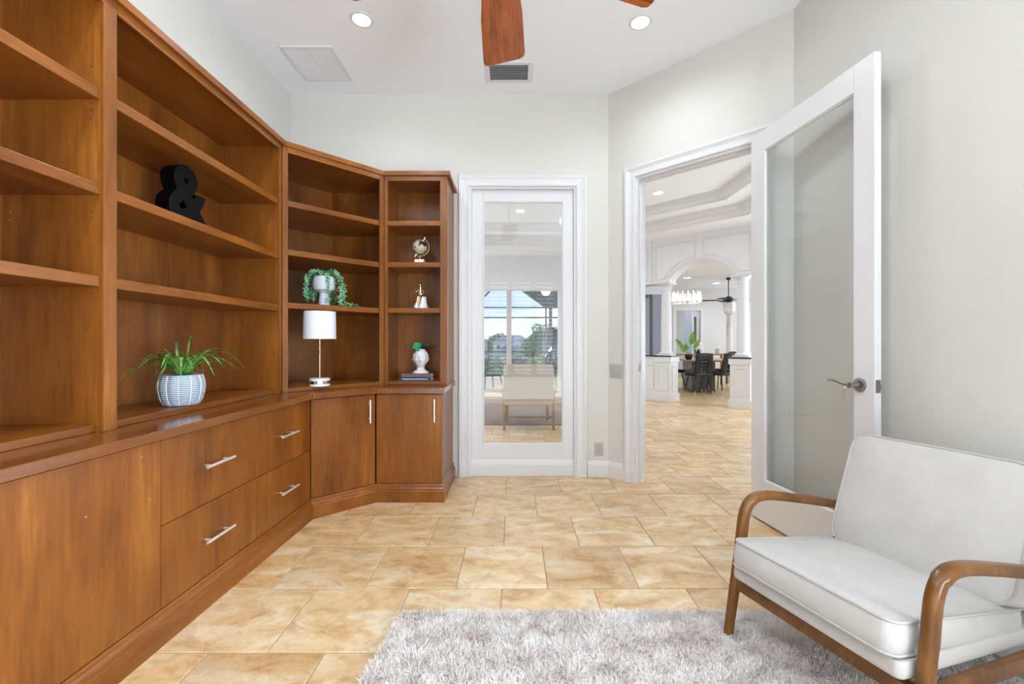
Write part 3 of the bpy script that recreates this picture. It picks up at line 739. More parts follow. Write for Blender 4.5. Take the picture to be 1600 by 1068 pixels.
# ================================================================== ARMCHAIR
def smoothpath(pts, n=6):
    """Catmull-Rom"""
    P = [Vector(p) for p in pts]; out = []
    for i in range(len(P)-1):
        p0 = P[max(i-1, 0)]; p1 = P[i]; p2 = P[i+1]; p3 = P[min(i+2, len(P)-1)]
        for j in range(n):
            t = j/n
            out.append(.5*((2*p1)+(-p0+p2)*t+(2*p0-5*p1+4*p2-p3)*t*t+(-p0+3*p1-3*p2+p3)*t*t*t))
    out.append(P[-1]); return out
def rrect(w, d, r, k=6, sub=5):
    """rounded rectangle outline, w along x, d along y, centred, with points on the straights"""
    pts = []
    C = [((w/2-r), (d/2-r), 0), (-(w/2-r), (d/2-r), 90), (-(w/2-r), -(d/2-r), 180), ((w/2-r), -(d/2-r), 270)]
    for i, (cx_, cy_, a0) in enumerate(C):
        for j in range(k+1):
            a = radians(a0+90*j/k); pts.append((cx_+r*cos(a), cy_+r*sin(a)))
        nx = C[(i+1) % 4]; a = radians(a0+90)
        e0 = pts[-1]; e1 = (nx[0]+r*cos(a), nx[1]+r*sin(a))
        for j in range(1, sub): pts.append((e0[0]+(e1[0]-e0[0])*j/sub, e0[1]+(e1[1]-e0[1])*j/sub))
    return pts
def cushion(mb, w, d, h, r=.04, puff=.02, M=None, side=.006, wfun=None):
    ol = rrect(w, d, r); rs = []
    def ring(sc, z, infl=0):
        out = []
        for x, y in ol:
            f = wfun(x, y) if wfun else 1
            l = math.hypot(x, y) or 1
            out.append((x*sc*f+infl*x/l, y*sc*f+infl*y/l, z))
        return out
    lv = [0.02, .25, .5, .7, .84, .93, .975, .995]
    for s_ in lv: rs.append(ring(s_, -h/2-puff*(1-s_**2.2)*.8))
    for q in (-.45, -.25, 0, .25, .45): rs.append(ring(1, q*h, side*(1-(2*q)**2)))
    for s_ in reversed(lv): rs.append(ring(s_, h/2+puff*(1-s_**2.2)))
    return mb.rings(rs, M)
def piping(mb, w, d, r, z, rad, M=None, wfun=None):
    ol = [(x*(wfun(x, y) if wfun else 1), y*(wfun(x, y) if wfun else 1), z) for x, y in rrect(w, d, r)]
    ol.append(ol[0]); return mb.tube(ol, rad, 6, M)

def armchair():
    ch = thing('armchair', 'pale linen armchair with bent walnut-toned wooden arms in front of the open door', 'armchair', (.9375, 1.4217, .006), radians(19))
    L = .3025
    for s in (1, -1):
        y = s*L
        pts = [(-.002, y+s*.012, .010), (.018, y+s*.006, .16), (.038, y, .30), (.050, y, .37), (.058, y, .43), (.068, y, .478), (.090, y, .515), (.125, y, .534), (.175, y, .536), (.25, y, .525), (.40, y, .494), (.56, y, .458), (.70, y, .430)]
        P = smoothpath(pts, 5); secs = []
        for p in P:
            z = p.z; x = p.x
            if x < .10 and z < .52:
                w = .032+.005*min(1, z/.36); hh = .032+.010*min(1, z/.36)
            else: w, hh = .044, .034
            secs.append((w, hh))
        obj('arm', MB().loft(P, secs, (0, 1, 0), r=.42, k=4), M_arm, ch, smooth=True, ang=50, label='bent wooden arm running down into the front leg')
        rl = [(.69, y-s*.004, .438), (.72, y, .32), (.755, y, .16), (.79, y+s*.008, .010)]
        obj('leg', MB().loft(smoothpath(rl, 4), (.040, .040), (0, 1, 0), r=.3), M_arm, ch, smooth=True, ang=50, label='raked rear wooden leg')
        obj('side_rail', MB().loft([(.05, y-s*.004, .222), (.36, y-s*.004, .214), (.735, y-s*.004, .206)], (.024, .045), (0, 1, 0), r=.15), M_arm, ch, smooth=True, ang=50)
    obj('front_rail', MB().loft([(.030, -L+.01, .217), (.030, L-.01, .217)], (.030, .046), (1, 0, 0), r=.15), M_arm, ch, smooth=True, ang=50)
    obj('rear_rail', MB().loft([(.735, -L+.02, .225), (.735, L-.02, .225)], (.030, .05), (1, 0, 0), r=.15), M_arm, ch, smooth=True, ang=50)
    sl = radians(7.5)
    M0 = Matrix.Translation((.33, 0, .266)) @ Matrix.Rotation(radians(3.0), 4, 'Y')
    obj('seat_deck', cushion(MB(), .70, .552, .046, r=.02, puff=.002, M=M0, side=.003), M_fabric, ch, smooth=True, ang=60)
    # seat cushion
    M1 = Matrix.Translation((.268, 0, .325)) @ Matrix.Rotation(sl, 4, 'Y')
    sc = obj('seat_cushion', cushion(MB(), .61, .530, .086, r=.035, puff=.016, M=M1, side=.008), M_fabric, ch, smooth=True, ang=60)
    b = MB()
    for z in (-.043, .043): piping(b, .614, .534, .037, z, .0042, M1)
    obj('piping', b, M_pipe, sc, smooth=True)
    # back cushion leaning back
    M2 = Matrix.Translation((.595, 0, .555)) @ Matrix.Rotation(radians(20.5), 4, 'Y') @ Matrix.Rotation(radians(90), 4, 'Y') @ Matrix.Rotation(pi, 4, 'X')
    M2 = Matrix.Translation((.617, 0, .532)) @ Matrix.Rotation(radians(20.5-90), 4, 'Y')
    # local x -> up along the back, local z -> towards the front (-x)
    wf = lambda x, y: 1
    bc = obj('back_cushion', cushion(MB(), .445, .545, .105, r=.055, puff=.024, M=M2, side=.008), M_fabric, ch, smooth=True, ang=60)
    b = MB()
    for z in (-.052, .052): piping(b, .449, .549, .057, z, .0042, M2)
    obj('piping', b, M_pipe, bc, smooth=True)
    return ch
armchair()

# ================================================================== THINGS ON THE SHELVES
# ampersand
cu = bpy.data.curves.new('amp', 'FONT'); cu.body = '&'; cu.size = .385; cu.extrude = .035; cu.offset = .0135; cu.bevel_depth = .0022
to = bpy.data.objects.new('amp', cu); COL.objects.link(to)
dg = bpy.context.evaluated_depsgraph_get(); me = bpy.data.meshes.new_from_object(to.evaluated_get(dg)); bpy.data.objects.remove(to)
xs = [v.co.x for v in me.vertices]; ys = [v.co.y for v in me.vertices]
cxm, y0m = (min(xs)+max(xs))/2, min(ys)
hgt = max(ys)-y0m; wid = max(xs)-min(xs)
me.transform(Matrix.Diagonal((.235/wid, .280/hgt, 1, 1)) @ Matrix.Translation((-cxm, -y0m, 0)))
me.transform(Matrix.Rotation(radians(90), 4, 'X'))     # stands in xz, faces -y
me.materials.clear(); me.materials.append(M_black)
o = bpy.data.objects.new('ampersand_ornament', me); COL.objects.link(o)
o.location = (-1.625, 2.18, 1.7305); o.rotation_euler = (0, 0, radians(84))
tag(o, 'glossy black ampersand ornament standing on a middle bookcase shelf', 'ornament')

# ribbed pot with long leaved plant
p = thing('potted_plant', 'long-leaved green plant in a pale blue ribbed pot on the middle bookcase', 'plant', (-1.600, 2.135, ZL))
NP = 12
def f_pot(t, b):
    c = t.nodes.new('ShaderNodeTexCoord'); s = t.nodes.new('ShaderNodeSeparateXYZ'); t.links.new(c.outputs['Object'], s.inputs[0])
    m = t.nodes.new('ShaderNodeMath'); m.operation = 'MULTIPLY'; m.inputs[1].default_value = 2*pi/.0088; t.links.new(s.outputs['Z'], m.inputs[0])
    q = t.nodes.new('ShaderNodeMath'); q.operation = 'SINE'; t.links.new(m.outputs[0], q.inputs[0])
    t.links.new(ramp(t, q.outputs[0], [(.0,(.20,.27,.36)),(.35,(.66,.72,.80))]), b.inputs['Base Color'])
    u = t.nodes.new('ShaderNodeBump'); u.inputs['Strength'].default_value = .5; u.inputs['Distance'].default_value = .002; t.links.new(q.outputs[0], u.inputs['Height']); t.links.new(u.outputs[0], b.inputs['Normal'])
M_pot = mat('ribbed_pot_glaze', rough=.28, nodes=f_pot)
rs = []
for r, z in [(.056, 0), (.070, .004), (.083, .028), (.091, .062), (.094, .09), (.091, .118), (.084, .143), (.080, .147), (.074, .147), (.072, .125)]:
    ring = []
    for i in range(NP):
        for j in range(4):
            a0_ = 2*pi*(i+j/4)/NP; lob = 1+.055*sin(pi*(j/4)) if 0 < j < 4 else 1.0
            ring.append((r*lob*cos(a0_), r*lob*sin(a0_), z))
    rs.append(ring)
obj('pot', MB().rings(rs, cap1=False), M_pot, p, smooth=True, ang=22)
rb = MB()
for i in range(NP):
    a = 2*pi*i/NP
    rb.tube([(r*cos(a), r*sin(a), z) for r, z in [(.056, .001), (.071, .005), (.084, .028), (.092, .062), (.095, .09), (.092, .118), (.085, .145)]], .0022, 5)
obj('rib', rb, M_marble, p, smooth=True, kind='stuff')
obj('soil', MB().lathe([(.073, .128), (.01, .134)], 20), mat('soil', (.05,.035,.02), .9), p)
def strap(mb, a, reach, rise, drop, w, base=.02, z0=.13, fold=.25):
    """arching strap leaf"""
    n = 12; L = []; Rr = []
    dv = Vector((cos(a), sin(a), 0)); sv = Vector((-sin(a), cos(a), 0))
    for i in range(n+1):
        t = i/n
        x = base+reach*(t**1.15); z = z0+rise*sin(min(1, t*1.05)*pi*.62)/sin(pi*.62*.8)-drop*t**3
        ww = w*(.35+1.6*t if t < .35 else .91*(1-((t-.35)/.65)**1.8)+.03)
        c = dv*x+Vector((0, 0, z))
        L.append(c+sv*ww+Vector((0, 0, ww*fold))); Rr.append((c, c-sv*ww+Vector((0, 0, ww*fold))))
    vs = []; fs = []
    for i in range(n+1): vs += [L[i], Rr[i][0], Rr[i][1]]
    for i in range(n): k = i*3; fs += [(k, k+1, k+4, k+3), (k+1, k+2, k+5, k+4)]
    mb.add(vs, fs)
leaf_specs = []
for i in range(28):
    a = 2*pi*i/28+random.uniform(-.1, .1)
    away = cos(a) < -.45
    reach = random.uniform(.10, .15) if away else random.uniform(.18, .26)
    leaf_specs.append((a, reach, random.uniform(.09, .17), random.uniform(.04, .13)))
leaf_specs += [(-1.45, .27, .13, .06), (1.50, .28, .13, .05), (1.25, .30, .10, .11), (-1.65, .29, .11, .09), (-1.2, .24, .14, .07), (.2, .03, .20, 0), (2.9, .02, .17, 0), (-.5, .12, .12, .02), (1.9, .2, .09, .1)]
for a, re_, ri, dr in leaf_specs:
    m_ = MB(); strap(m_, a, re_, ri, dr, random.uniform(.0065, .0105)); obj('leaf', m_, M_leaf, p, smooth=True, ang=80)

# pale goblet planter with trailing strands
p = thing('trailing_plant', 'trailing green string plant over a pale grey planter on the corner bookcase', 'plant', (-1.352, 3.165, 1.414))
obj('planter', MB().lathe([(.0, 0), (.040, 0), (.036, .01), (.032, .06), (.030, .085), (.040, .100), (.068, .112), (.074, .135), (.072, .185), (.064, .205), (.058, .205), (.056, .18), (.0, .18)], 28), M_greyceramic, p, smooth=True)
fol = MB()
def strand(path, dens=26):
    P = smoothpath(path, 6)
    fol.tube(P, .0018, 4)
    tot = sum((P[i+1]-P[i]).length for i in range(len(P)-1)); k = int(tot*dens*14)
    for i in range(k):
        t = random.random()*(len(P)-1); a = int(t); q = P[a].lerp(P[min(a+1, len(P)-1)], t-a)
        d = Vector((random.gauss(0, 1), random.gauss(0, 1), random.gauss(0, .7))).normalized()
        e = q+d*random.uniform(.014, .024); u = d.orthogonal().normalized()*.0050; v = d.cross(u).normalized()*.0050
        m_ = q.lerp(e, .6)
        fol.add([q, m_+u, m_+v, m_-u, m_-v, e], [(0,1,2),(0,2,3),(0,3,4),(0,4,1),(5,2,1),(5,3,2),(5,4,3),(5,1,4)])
R_ = random
for i in range(24):
    a = 2*pi*i/24+.2
    front = cos(a-radians(-45))
    da_ = abs((a-radians(-67)+pi) % (2*pi)-pi)
    if da_ < radians(58): continue
    rr = R_.uniform(.10, .145)
    hz = R_.uniform(.0, .05)
    if front > .80: hz = .10
    path = [(.01*cos(a), .01*sin(a), .215), (.045*cos(a), .045*sin(a), .245), (.085*cos(a), .085*sin(a), .235), (rr*cos(a), rr*sin(a), .17), (rr*1.03*cos(a), rr*1.03*sin(a), .09), (rr*.98*cos(a+.1), rr*.98*sin(a+.1), .02+hz)]
    strand(path)
strand([(.02, -.03, .22), (.05, -.06, .20), (.058, -.068, .12), (.045, -.05, .02)], 20)
strand([(.11, .05, .06), (.13, .07, .02), (.16, .10, .012), (.20, .14, .010)], 22)
strand([(.10, .0, .05), (.115, .03, .015), (.13, .06, .012)], 26)
obj('foliage', fol, M_pearl, p, kind='stuff')

# table lamp
p = thing('table_lamp', 'small table lamp with white drum shade and thin brass stem', 'lamp', (-1.345, 3.078, ZL))
ba = obj('base', MB().lathe([(.0, 0), (.066, 0), (.066, .016), (.0, .016)], 36), M_marble, p, smooth=True)
obj('band', MB().lathe([(.0, .0155), (.066, .0155), (.066, .037), (.0, .037)], 36), M_chrome, p, smooth=True)
obj('top_disc', MB().lathe([(.0, .0365), (.067, .0365), (.067, .052), (.064, .054), (.0, .054)], 36), M_marble, p, smooth=True)
obj('stem', MB().lathe([(.0048, .053), (.0048, .40)], 12), M_brass, p, smooth=True)
obj('switch', MB().tube([(0, -.004, .235), (.012, -.012, .235)], .004, 8), M_brass, p, smooth=True)
obj('lamp_shade', MB().lathe([(.106, .327), (.107, .326), (.104, .515), (.103, .515), (.103, .513), (.105, .328)], 48, cap0=False, cap1=False), M_shade, p, smooth=True)
obj('shade_ring', MB().tube([(0, 0, .40), (.0, .0, .508)], .003, 6).tube([(-.103, 0, .505), (.103, 0, .505)], .0015, 5).tube([(0, -.103, .505), (0, .103, .505)], .0015, 5), M_brass, p)

# globe
p = thing('globe', 'small beige and black desk globe with brass arm on a white block', 'globe', (-.742, 3.52, 1.771))
obj('block', MB().box(-.037, .037, -.03, .03, 0, .036), M_marble, p, bevel=.002)
def f_globe(t, b):
    v = coords(t, (1,1,1), False); n = noise(t, v, 16, 4, .55)
    t.links.new(ramp(t, n, [(.53,(.50,.46,.34)),(.545,(.03,.025,.02))]), b.inputs['Base Color'])
gl = obj('sphere', MB().ball((0, 0, 0), .058, n=32, m=20), mat('globe_map', rough=.3, nodes=f_globe), p, smooth=True, loc=(0, 0, .138))
ax = radians(28)
pts = []
for i in range(21):
    a = radians(90-28)-pi*i/20
    pts.append((.073*cos(a), 0, .138+.073*sin(a)))
obj('meridian_arm', MB().loft(pts, (.007, .005), (0, 1, 0)).tube([(0, 0, .034), (0, 0, .068)], .005, 8), M_brass, p, smooth=True, ang=60)
u = Vector((cos(radians(62)), 0, sin(radians(62))))
for sg in (1, -1): obj('pin', MB().tube([Vector((0, 0, .138))+u*.055*sg, Vector((0, 0, .138))+u*.088*sg], .005, 8), M_brass, p, smooth=True)

# brass figure leaning on a white bell-shaped rock
p = thing('figurine', 'brass figure seated on a white bell-shaped stone', 'figurine', (-.737, 3.51, 1.417))
obj('stone', MB().lathe([(.0, 0), (.050, 0), (.047, .012), (.036, .045), (.033, .085), (.030, .096), (.0, .098)], 20, Matrix.Translation((.012, .01, 0)), f=lambda a, z: 1+.06*sin(3*a)+.03*sin(7*a+z*40)), M_marble, p, smooth=True)
m_ = MB()
m_.loft(smoothpath([(.000, -.012, .090), (.002, -.010, .120), (.001, -.008, .142), (.003, -.008, .160)], 4), [(.028+.010*sin(i*.45), .020) for i in range(13)], (1, 0, 0), r=.5)
m_.tube(smoothpath([(-.002, -.014, .100), (-.010, -.034, .086), (-.018, -.040, .050), (-.030, -.040, .008)], 4), [.013, .013, .0125, .012, .0115, .011, .0105, .010, .009, .008, .007, .006, .005], 8)
m_.tube(smoothpath([(.008, -.014, .100), (.004, -.036, .082), (-.004, -.042, .045), (-.016, -.044, .006)], 4), [.013, .013, .0125, .012, .0115, .011, .0105, .010, .009, .008, .007, .006, .005], 8)
m_.tube(smoothpath([(-.014, -.008, .150), (-.028, -.016, .132), (-.034, -.022, .142), (-.024, -.026, .156)], 4), .0045, 7)
m_.tube(smoothpath([(.017, -.008, .150), (.028, -.012, .132), (.022, -.022, .118), (.008, -.026, .128)], 4), .0045, 7)
m_.tube([(.003, -.008, .158), (.003, -.009, .172)], .005, 8)
m_.ball((.003, -.010, .186), .011, .012, .015, 12, 9)
m_.ball((.004, -.001, .192), .011, .010, .011, 10, 8)
obj('figure', m_, M_brass, p, smooth=True)
obj('drape', MB().lathe([(.014, .005), (.020, .006), (.010, .06), (.006, .10)], 10, Matrix.Translation((-.026, -.036, 0)) @ Matrix.Rotation(radians(12), 4, 'Y')), M_marble, p, smooth=True)

# two books and the classical head planter
def book(label, z, w, d, h, mc, x, y, rz=0, text=None):
    bk = thing('book', label, 'book', (x, y, z), rz, 'books under the white head')
    obj('cover', MB().box(-w/2, w/2, -d/2, d/2, 0, .002).box(-w/2, w/2, -d/2, d/2, h-.002, h).box(-w/2, w/2, -d/2, -d/2+.003, .002, h-.002), mc, bk, bevel=.0008)
    obj('pages', MB().box(-w/2+.004, w/2-.004, -d/2+.003, d/2-.004, .002, h-.002), mat('book_pages', (.75,.72,.66), .8), bk)
    if text:
        ms = MB(); xx = -w/2+.02; rr = random.Random(4)
        while xx < w/2-.05:
            l = rr.uniform(.004, .010); hh = rr.uniform(.005, .009); ms.box(xx, xx+l, -d/2-.0006, -d/2+.0002, h/2-hh/2, h/2+hh/2); xx += l+rr.uniform(.001, .004)
        ms.box(w/2-.035, w/2-.028, -d/2-.0006, -d/2+.0002, h/2-.005, h/2+.005)
        obj('spine_lettering', ms, text, bk, kind='stuff')
M_navy = mat('navy_cover', (.03,.05,.09), .5); M_plum = mat('plum_cover', (.16,.10,.12), .5); M_ink = mat('pale_print', (.65,.75,.82), .6)
yb_ = 3.510
book('dark navy book with pale spine lettering, the lower of two', ZL, .248, .17, .032, M_navy, -.762, yb_+.02, 0, M_ink)
book('dull plum book lying on the navy book', ZL+.032, .232, .16, .026, M_plum, -.755, yb_+.02, radians(-1), None)
zb0 = ZL+.058
hd = thing('head_planter', 'white classical head planter with curly hair on two books', 'planter', (-.738, yb_+.02, zb0), radians(7))
def head():
    mb = MB(); n, m = 64, 48; rs = []
    for i in range(1, m):
        ph = pi*i/m; ring = []
        for j in range(n):
            th = 2*pi*j/n          # th=-90deg is the face direction (-y)
            x = sin(ph)*cos(th); y = sin(ph)*sin(th); z = -cos(ph)
            az = atan2(x, -y)      # 0 at the face centre
            rx, ry, rz = .054, .062, .076
            jaw = 1-.17*max(0, -z)**1.4*(1 if y < 0.3 else .6)
            r = 1.0
            G_ = lambda a, b, sa, sb: math.exp(-((az-a)/sa)**2-((z-b)/sb)**2)
            r += .30*G_(0, -.20, .15, .13)+.14*G_(0, .02, .10, .20)              # nose
            r -= .17*G_(.36, .05, .20, .10)+.17*G_(-.36, .05, .20, .10)           # sockets
            r += .09*G_(.36, .03, .13, .05)+.09*G_(-.36, .03, .13, .05)           # lids
            r += .05*G_(.33, .22, .28, .06)+.05*G_(-.33, .22, .28, .06)           # brows
            r += .07*G_(0, -.46, .20, .045)+.075*G_(0, -.56, .16, .045)-.05*G_(0, -.51, .24, .02)-.05*G_(0, -.66, .20, .05)
            r += .10*G_(0, -.80, .25, .12)                                        # chin
            r += .04*G_(.62, -.28, .25, .22)+.04*G_(-.62, -.28, .25, .22)         # cheeks
            r += .14*G_(1.50, -.06, .12, .20)+.14*G_(-1.50, -.06, .12, .20)       # ears
            hair = 1/(1+math.exp(-((z-.42-.12*cos(2*az))*14))) if abs(az) < 1.25 else 1/(1+math.exp(-((z+.35)*10)))
            cur = .11+.13*sin(az*8+3*sin(z*8))*sin(z*15+2*sin(az*5))+.03*sin(az*19+z*22)
            r += hair*cur
            if z > .88: r -= .25*(z-.88)
            ring.append((rx*x*r*jaw, ry*y*r*jaw, .115+rz*z*(1+.4*hair*cur)))
        rs.append(ring)
    mb.rings(rs)
    mb.lathe([(.054, 0), (.055, .008), (.042, .016), (.032, .030), (.030, .05), (.032, .075), (.03, .10)], 28, Matrix.Translation((0, .008, 0)), f=lambda a, z: 1+.18*(z < .02)*abs(cos(a)))
    return mb
obj('head', head(), M_plaster, hd, smooth=True, ang=70)
def broad_leaf(mb, base, tip, w, up=(0, 0, 1), bend=.15):
    B, T = Vector(base), Vector(tip); d = T-B; L = d.length; s = d.cross(Vector(up)).normalized(); nn = s.cross(d).normalized()
    vs = []; fs = []; n = 9
    for i in range(n+1):
        t = i/n; ww = w*sin(pi*min(.999, max(.02, t**.85)))**.8; c = B+d*t+nn*(bend*L*sin(pi*t))
        vs += [c+s*ww+nn*ww*.25, c, c-s*ww+nn*ww*.25]
    for i in range(n): k = i*3; fs += [(k, k+1, k+4, k+3), (k+1, k+2, k+5, k+4)]
    return mb.add(vs, fs)
for k in range(4):
    a = k*.5
    obj('leaf', broad_leaf(MB(), (-.005, -.01, .195), (-.062+.018*k*cos(a), -.03-.012*k, .222+.018*sin(k*1.7)), .027, up=(0, -1, .3)), M_leafb, hd, smooth=True, ang=80, label='bright green rounded leaf')
for k in range(8):
    obj('leaf', broad_leaf(MB(), (.0, .0, .195), (.020+.008*k, -.03+.012*(k % 3), .218+.012*((k*5) % 4-.8)), .014, up=(0, -1, .3)), M_leafd, hd, smooth=True, ang=80, label='small dark leaf')
obj('twig', MB().tube(smoothpath([(.0, .0, .19), (.05, -.01, .200), (.085, -.015, .214), (.125, -.012, .216)], 4), .0035, 6), M_blackm, hd)
# ================================================================== OPEN-PLAN ROOMS BEYOND
n2 = (R2, R2)
def onl(k, s): return (s*k/(1+k), s/(1+k))       # point on the line x+y=s along the ray x=k*y
ZS, ZM, ZH = 3.18, 3.36, 3.50
LT = [(-2.6, 4.45), (3.72, 4.45), (3.72, 7.01), (1.53, 9.2), (-2.6, 9.2)]
def inset(P, d):
    n = len(P); out = []
    for i in range(n):
        a, b_, c = Vector(P[i-1]), Vector(P[i]), Vector(P[(i+1) % n])
        d1 = (b_-a).normalized(); d2 = (c-b_).normalized(); n1 = Vector((-d1.y, d1.x)); nn = Vector((-d2.y, d2.x))
        m = n1+nn; m = m/m.dot(n1); out.append(tuple(b_+m*d))
    return out
def flat(name, outer, holes, z, m=M_ceil, th=.0):
    polys = [[Vector((x, y, 0)) for x, y in outer]] + [[Vector((x, y, 0)) for x, y in h] for h in holes]
    tris = tessellate_polygon(polys); vs = [v for p_ in polys for v in p_]
    mb = MB().add([(v.x, v.y, z) for v in vs], [tuple(t_) for t_ in tris]); return mb
# ceiling: lower soffit, upper soffit, tray
AS = 11.65                                        # x+y of the arch wall face
SO = [(-3.5, YB+TH), (AX+.05, YB+TH), (AX+R2*LW+R2*TH, AY-R2*LW+R2*TH), (XR+.12, 2.0), (6.2, 2.0), (6.2, AS-6.2+.25), (AS-10.45+.25, 10.45), (-3.5, 10.45)]
st('ceiling_living', flat('c', SO, [LT], ZS), M_ceil)
LT2 = inset(LT, .45)
b = flat('c', LT, [LT2], ZM); st('ceiling_tray', b, M_ceil)
b = flat('c', LT2, [], ZH); st('ceiling_tray_top', b, M_ceil)
# crowns: CCW path, left = inside. profile grows inward with height
def crown(P, z0_, z1_, d=.12):
    h_ = z1_-z0_
    prof = [(-.012, z0_), (.0, z0_-.0), (.012, z0_+.02*h_), (.012, z0_+.14*h_), (.022, z0_+.20*h_), (.03, z0_+.36*h_), (d*.45, z0_+.60*h_), (d*.72, z0_+.78*h_), (d*.80, z0_+.80*h_), (d*.80, z0_+.88*h_), (d, z0_+.92*h_), (d, z1_), (-.012, z1_)]
    return MB().sweep(P, prof, closed=True)
k_ = 1
for P in (LT,):
    st('trim_%d' % (k_+1), crown(P, ZS-.012, ZM+.001, .13), M_white); k_ += 1
for P in (LT2,):
    st('trim_%d' % (k_+1), crown(P, ZM-.012, ZH+.001, .11), M_white); k_ += 1
for x, y in ((.126, 7.9), (-1.6, 6.4)): can_light(x, y, ZH, {0: 'recessed light in the living room tray ceiling seen through the glazed panel', 1: 'recessed light farther left in the living room tray ceiling'}[int(x < 0)], 40, .075, 'recessed lights beyond the study')
can_light(2.27, 6.95, ZH, 'recessed light in the foyer tray ceiling, nearer its left crown', 40, .075, 'recessed lights beyond the study')
can_light(2.615, 5.73, ZH, 'recessed light in the foyer tray ceiling just under the doorway head', 40, .06, 'recessed lights beyond the study')
# bounding walls of the open plan
st('wall_living_left', MB().box(-3.5, -3.45, YB+TH, 10.5, 0, ZS), M_farwall)
st('wall_living_near', MB().box(-3.5, XL-.12, YB+TH-.05, YB+TH, 0, ZS), M_farwall)
st('wall_foyer_right', MB().box(6.0, 6.1, 2.0, AS-6.0, 0, ZS).box(XR+.12, 6.1, 2.0, 2.05, 0, ZS), M_farwall)
# living room far wall with the sliding glass opening
YL = 10.30
sx0, sx1, szt = -2.6, 1.125, 2.37
b = MB().box(-3.5, sx0, YL, YL+.15, 0, ZS).box(sx1, 2.98, YL, YL+.15, 0, ZS).box(sx0, sx1, YL, YL+.15, szt, ZS)
b.box(2.98, 3.70, YL, YL+.15, 2.27, ZS)
st('wall_living_far', b, M_farwall)
sl_ = st('window_3', MB().box(sx0, sx1, YL+.04, YL+.11, szt-.012, szt), M_white)
for x, w_ in ((-.155, .115), (1.04, .085), (sx0, .09)): obj('stile', MB().box(x, x+w_, YL+.03, YL+.10, .0, szt-.012), M_sliderf if x < 0 else M_white, sl_)
obj('track', MB().box(sx0, sx1, YL+.0, YL+.14, -.003, .018), M_sliderf, sl_)
for x0, x1 in ((sx0+.09, -.155), (-.04, 1.04)): obj('glass_pane', MB().box(x0, x1, YL+.06, YL+.066, .02, szt-.012), M_glass, sl_)
# second slider and blue-grey wall seen over the half wall
w5 = st('window_4', MB().box(2.98, 3.16, YL+.02, YL+.10, 2.20, 2.27), M_bronze)
obj('stile', MB().box(2.98, 3.03, YL+.02, YL+.10, 0, 2.2), M_sliderf, w5)
obj('stile', MB().box(3.20, 3.25, YL+.02, YL+.10, 0, 2.27), M_bronze, w5)
obj('glass_pane', MB().box(3.03, 3.20, YL+.05, YL+.056, 0, 2.20), M_glass, w5)
st('wall_dining_left', MB().box(3.25, 3.62, YL+.02, YL+.16, 0, 2.27), M_bluewall)

# living room carpet and the armchair with its back to us
o = obj('living_rug', MB().box(-2.4, 1.25, 6.17, 9.36, .0008, .012), M_brownrug); tag(o, 'taupe area rug on the living room floor beyond the glazed panel', 'rug')
c = thing('armchair', 'beige armchair seen from behind through the glazed panel', 'armchair', (.205, 6.10, .0))
for x in (-.325, .325):
    obj('leg', MB().loft([(x, -.26, .0008), (x, -.25, .22), (x, -.21, .50)], [(.032, .04), (.042, .05), (.042, .05)], (1, 0, 0)), M_legwood, c, smooth=True)
    obj('leg', MB().loft([(x*.92, .42, .012), (x*.92, .42, .45)], (.042, .042), (1, 0, 0)), M_legwood, c, smooth=True)
    obj('arm', MB().loft(smoothpath([(x*1.03, -.24, .50), (x*1.03, -.05, .53), (x*1.03, .25, .55), (x*1.03, .44, .55)], 4), (.075, .06), (1, 0, 0), r=.45), M_beige, c, smooth=True, ang=60)
obj('stretcher', MB().box(-.31, .31, -.255, -.235, .15, .18), M_legwood, c)
obj('stretcher', MB().box(-.31, .31, -.20, -.18, .34, .37), M_dark, c)
Mb = Matrix.Translation((0, -.16, .585)) @ Matrix.Rotation(radians(78), 4, 'X')
obj('backrest', cushion(MB(), .66, .54, .13, r=.045, puff=.012, M=Mb), M_beige, c, smooth=True, ang=60)
obj('seat', cushion(MB(), .60, .58, .14, r=.03, puff=.015, M=Matrix.Translation((0, .16, .39))), M_beige, c, smooth=True, ang=60)

# ================================================================== ARCH WALL WITH COLUMNS
# local frame: origin on the line x+y=AS, local x towards the right of the photo, local -y towards us
oa = onl(.2934, AS); MA = frame((oa[0], oa[1], 0), radians(-45)); AR = radians(-45)
def la(x, y): return ((x-oa[0])*R2-(y-oa[1])*R2)           # local x of a world point on the wall
p1 = la(*onl((1035-802)/692, AS)); p2 = la(*onl((1156-802)/692, AS))
DP = .33
zsp, zcap = 2.40, 2.33                               # springing of the arch; top of the capitals
def col_thing(name, label, xc, group):
    t = thing(name, label, 'column', tuple((MA @ Vector((xc, DP/2, 0))))[:3], AR, group); return t
def pedestal(xc, label):
    t = col_thing('pedestal', label, xc, 'white column pedestals')
    w = .165
    obj('base', MB().sweep([(-w, w), (-w, -w), (w, -w), (w, w)][::-1], [(-.018, 0), (-.018, .13), (-.008, .15), (.02, .15), (.02, 0)], closed=True), M_white, t)
    obj('body', MB().box(-w, w, -w, w, 0, .80), M_white, t)
    obj('cap', MB().box(-w-.02, w+.02, -w-.02, w+.02, .765, .872), M_white, t, bevel=.004)
    for M_ in (Matrix.Identity(4), Matrix.Rotation(radians(90), 4, 'Z'), Matrix.Rotation(radians(-90), 4, 'Z')):
        obj('panel_moulding', MB().sweep([(-.10, .22), (-.10, .70), (.10, .70), (.10, .22)], [(-.018, 0), (-.012, .010), (0, .012), (0, 0)], M_ @ Matrix.Translation((0, -w, 0)) @ MV, closed=True), M_white, t)
    obj('granite_slab', MB().box(-w-.035, w+.035, -w-.035, w+.035, .872, .895), M_granite, t, bevel=.003)
    return t
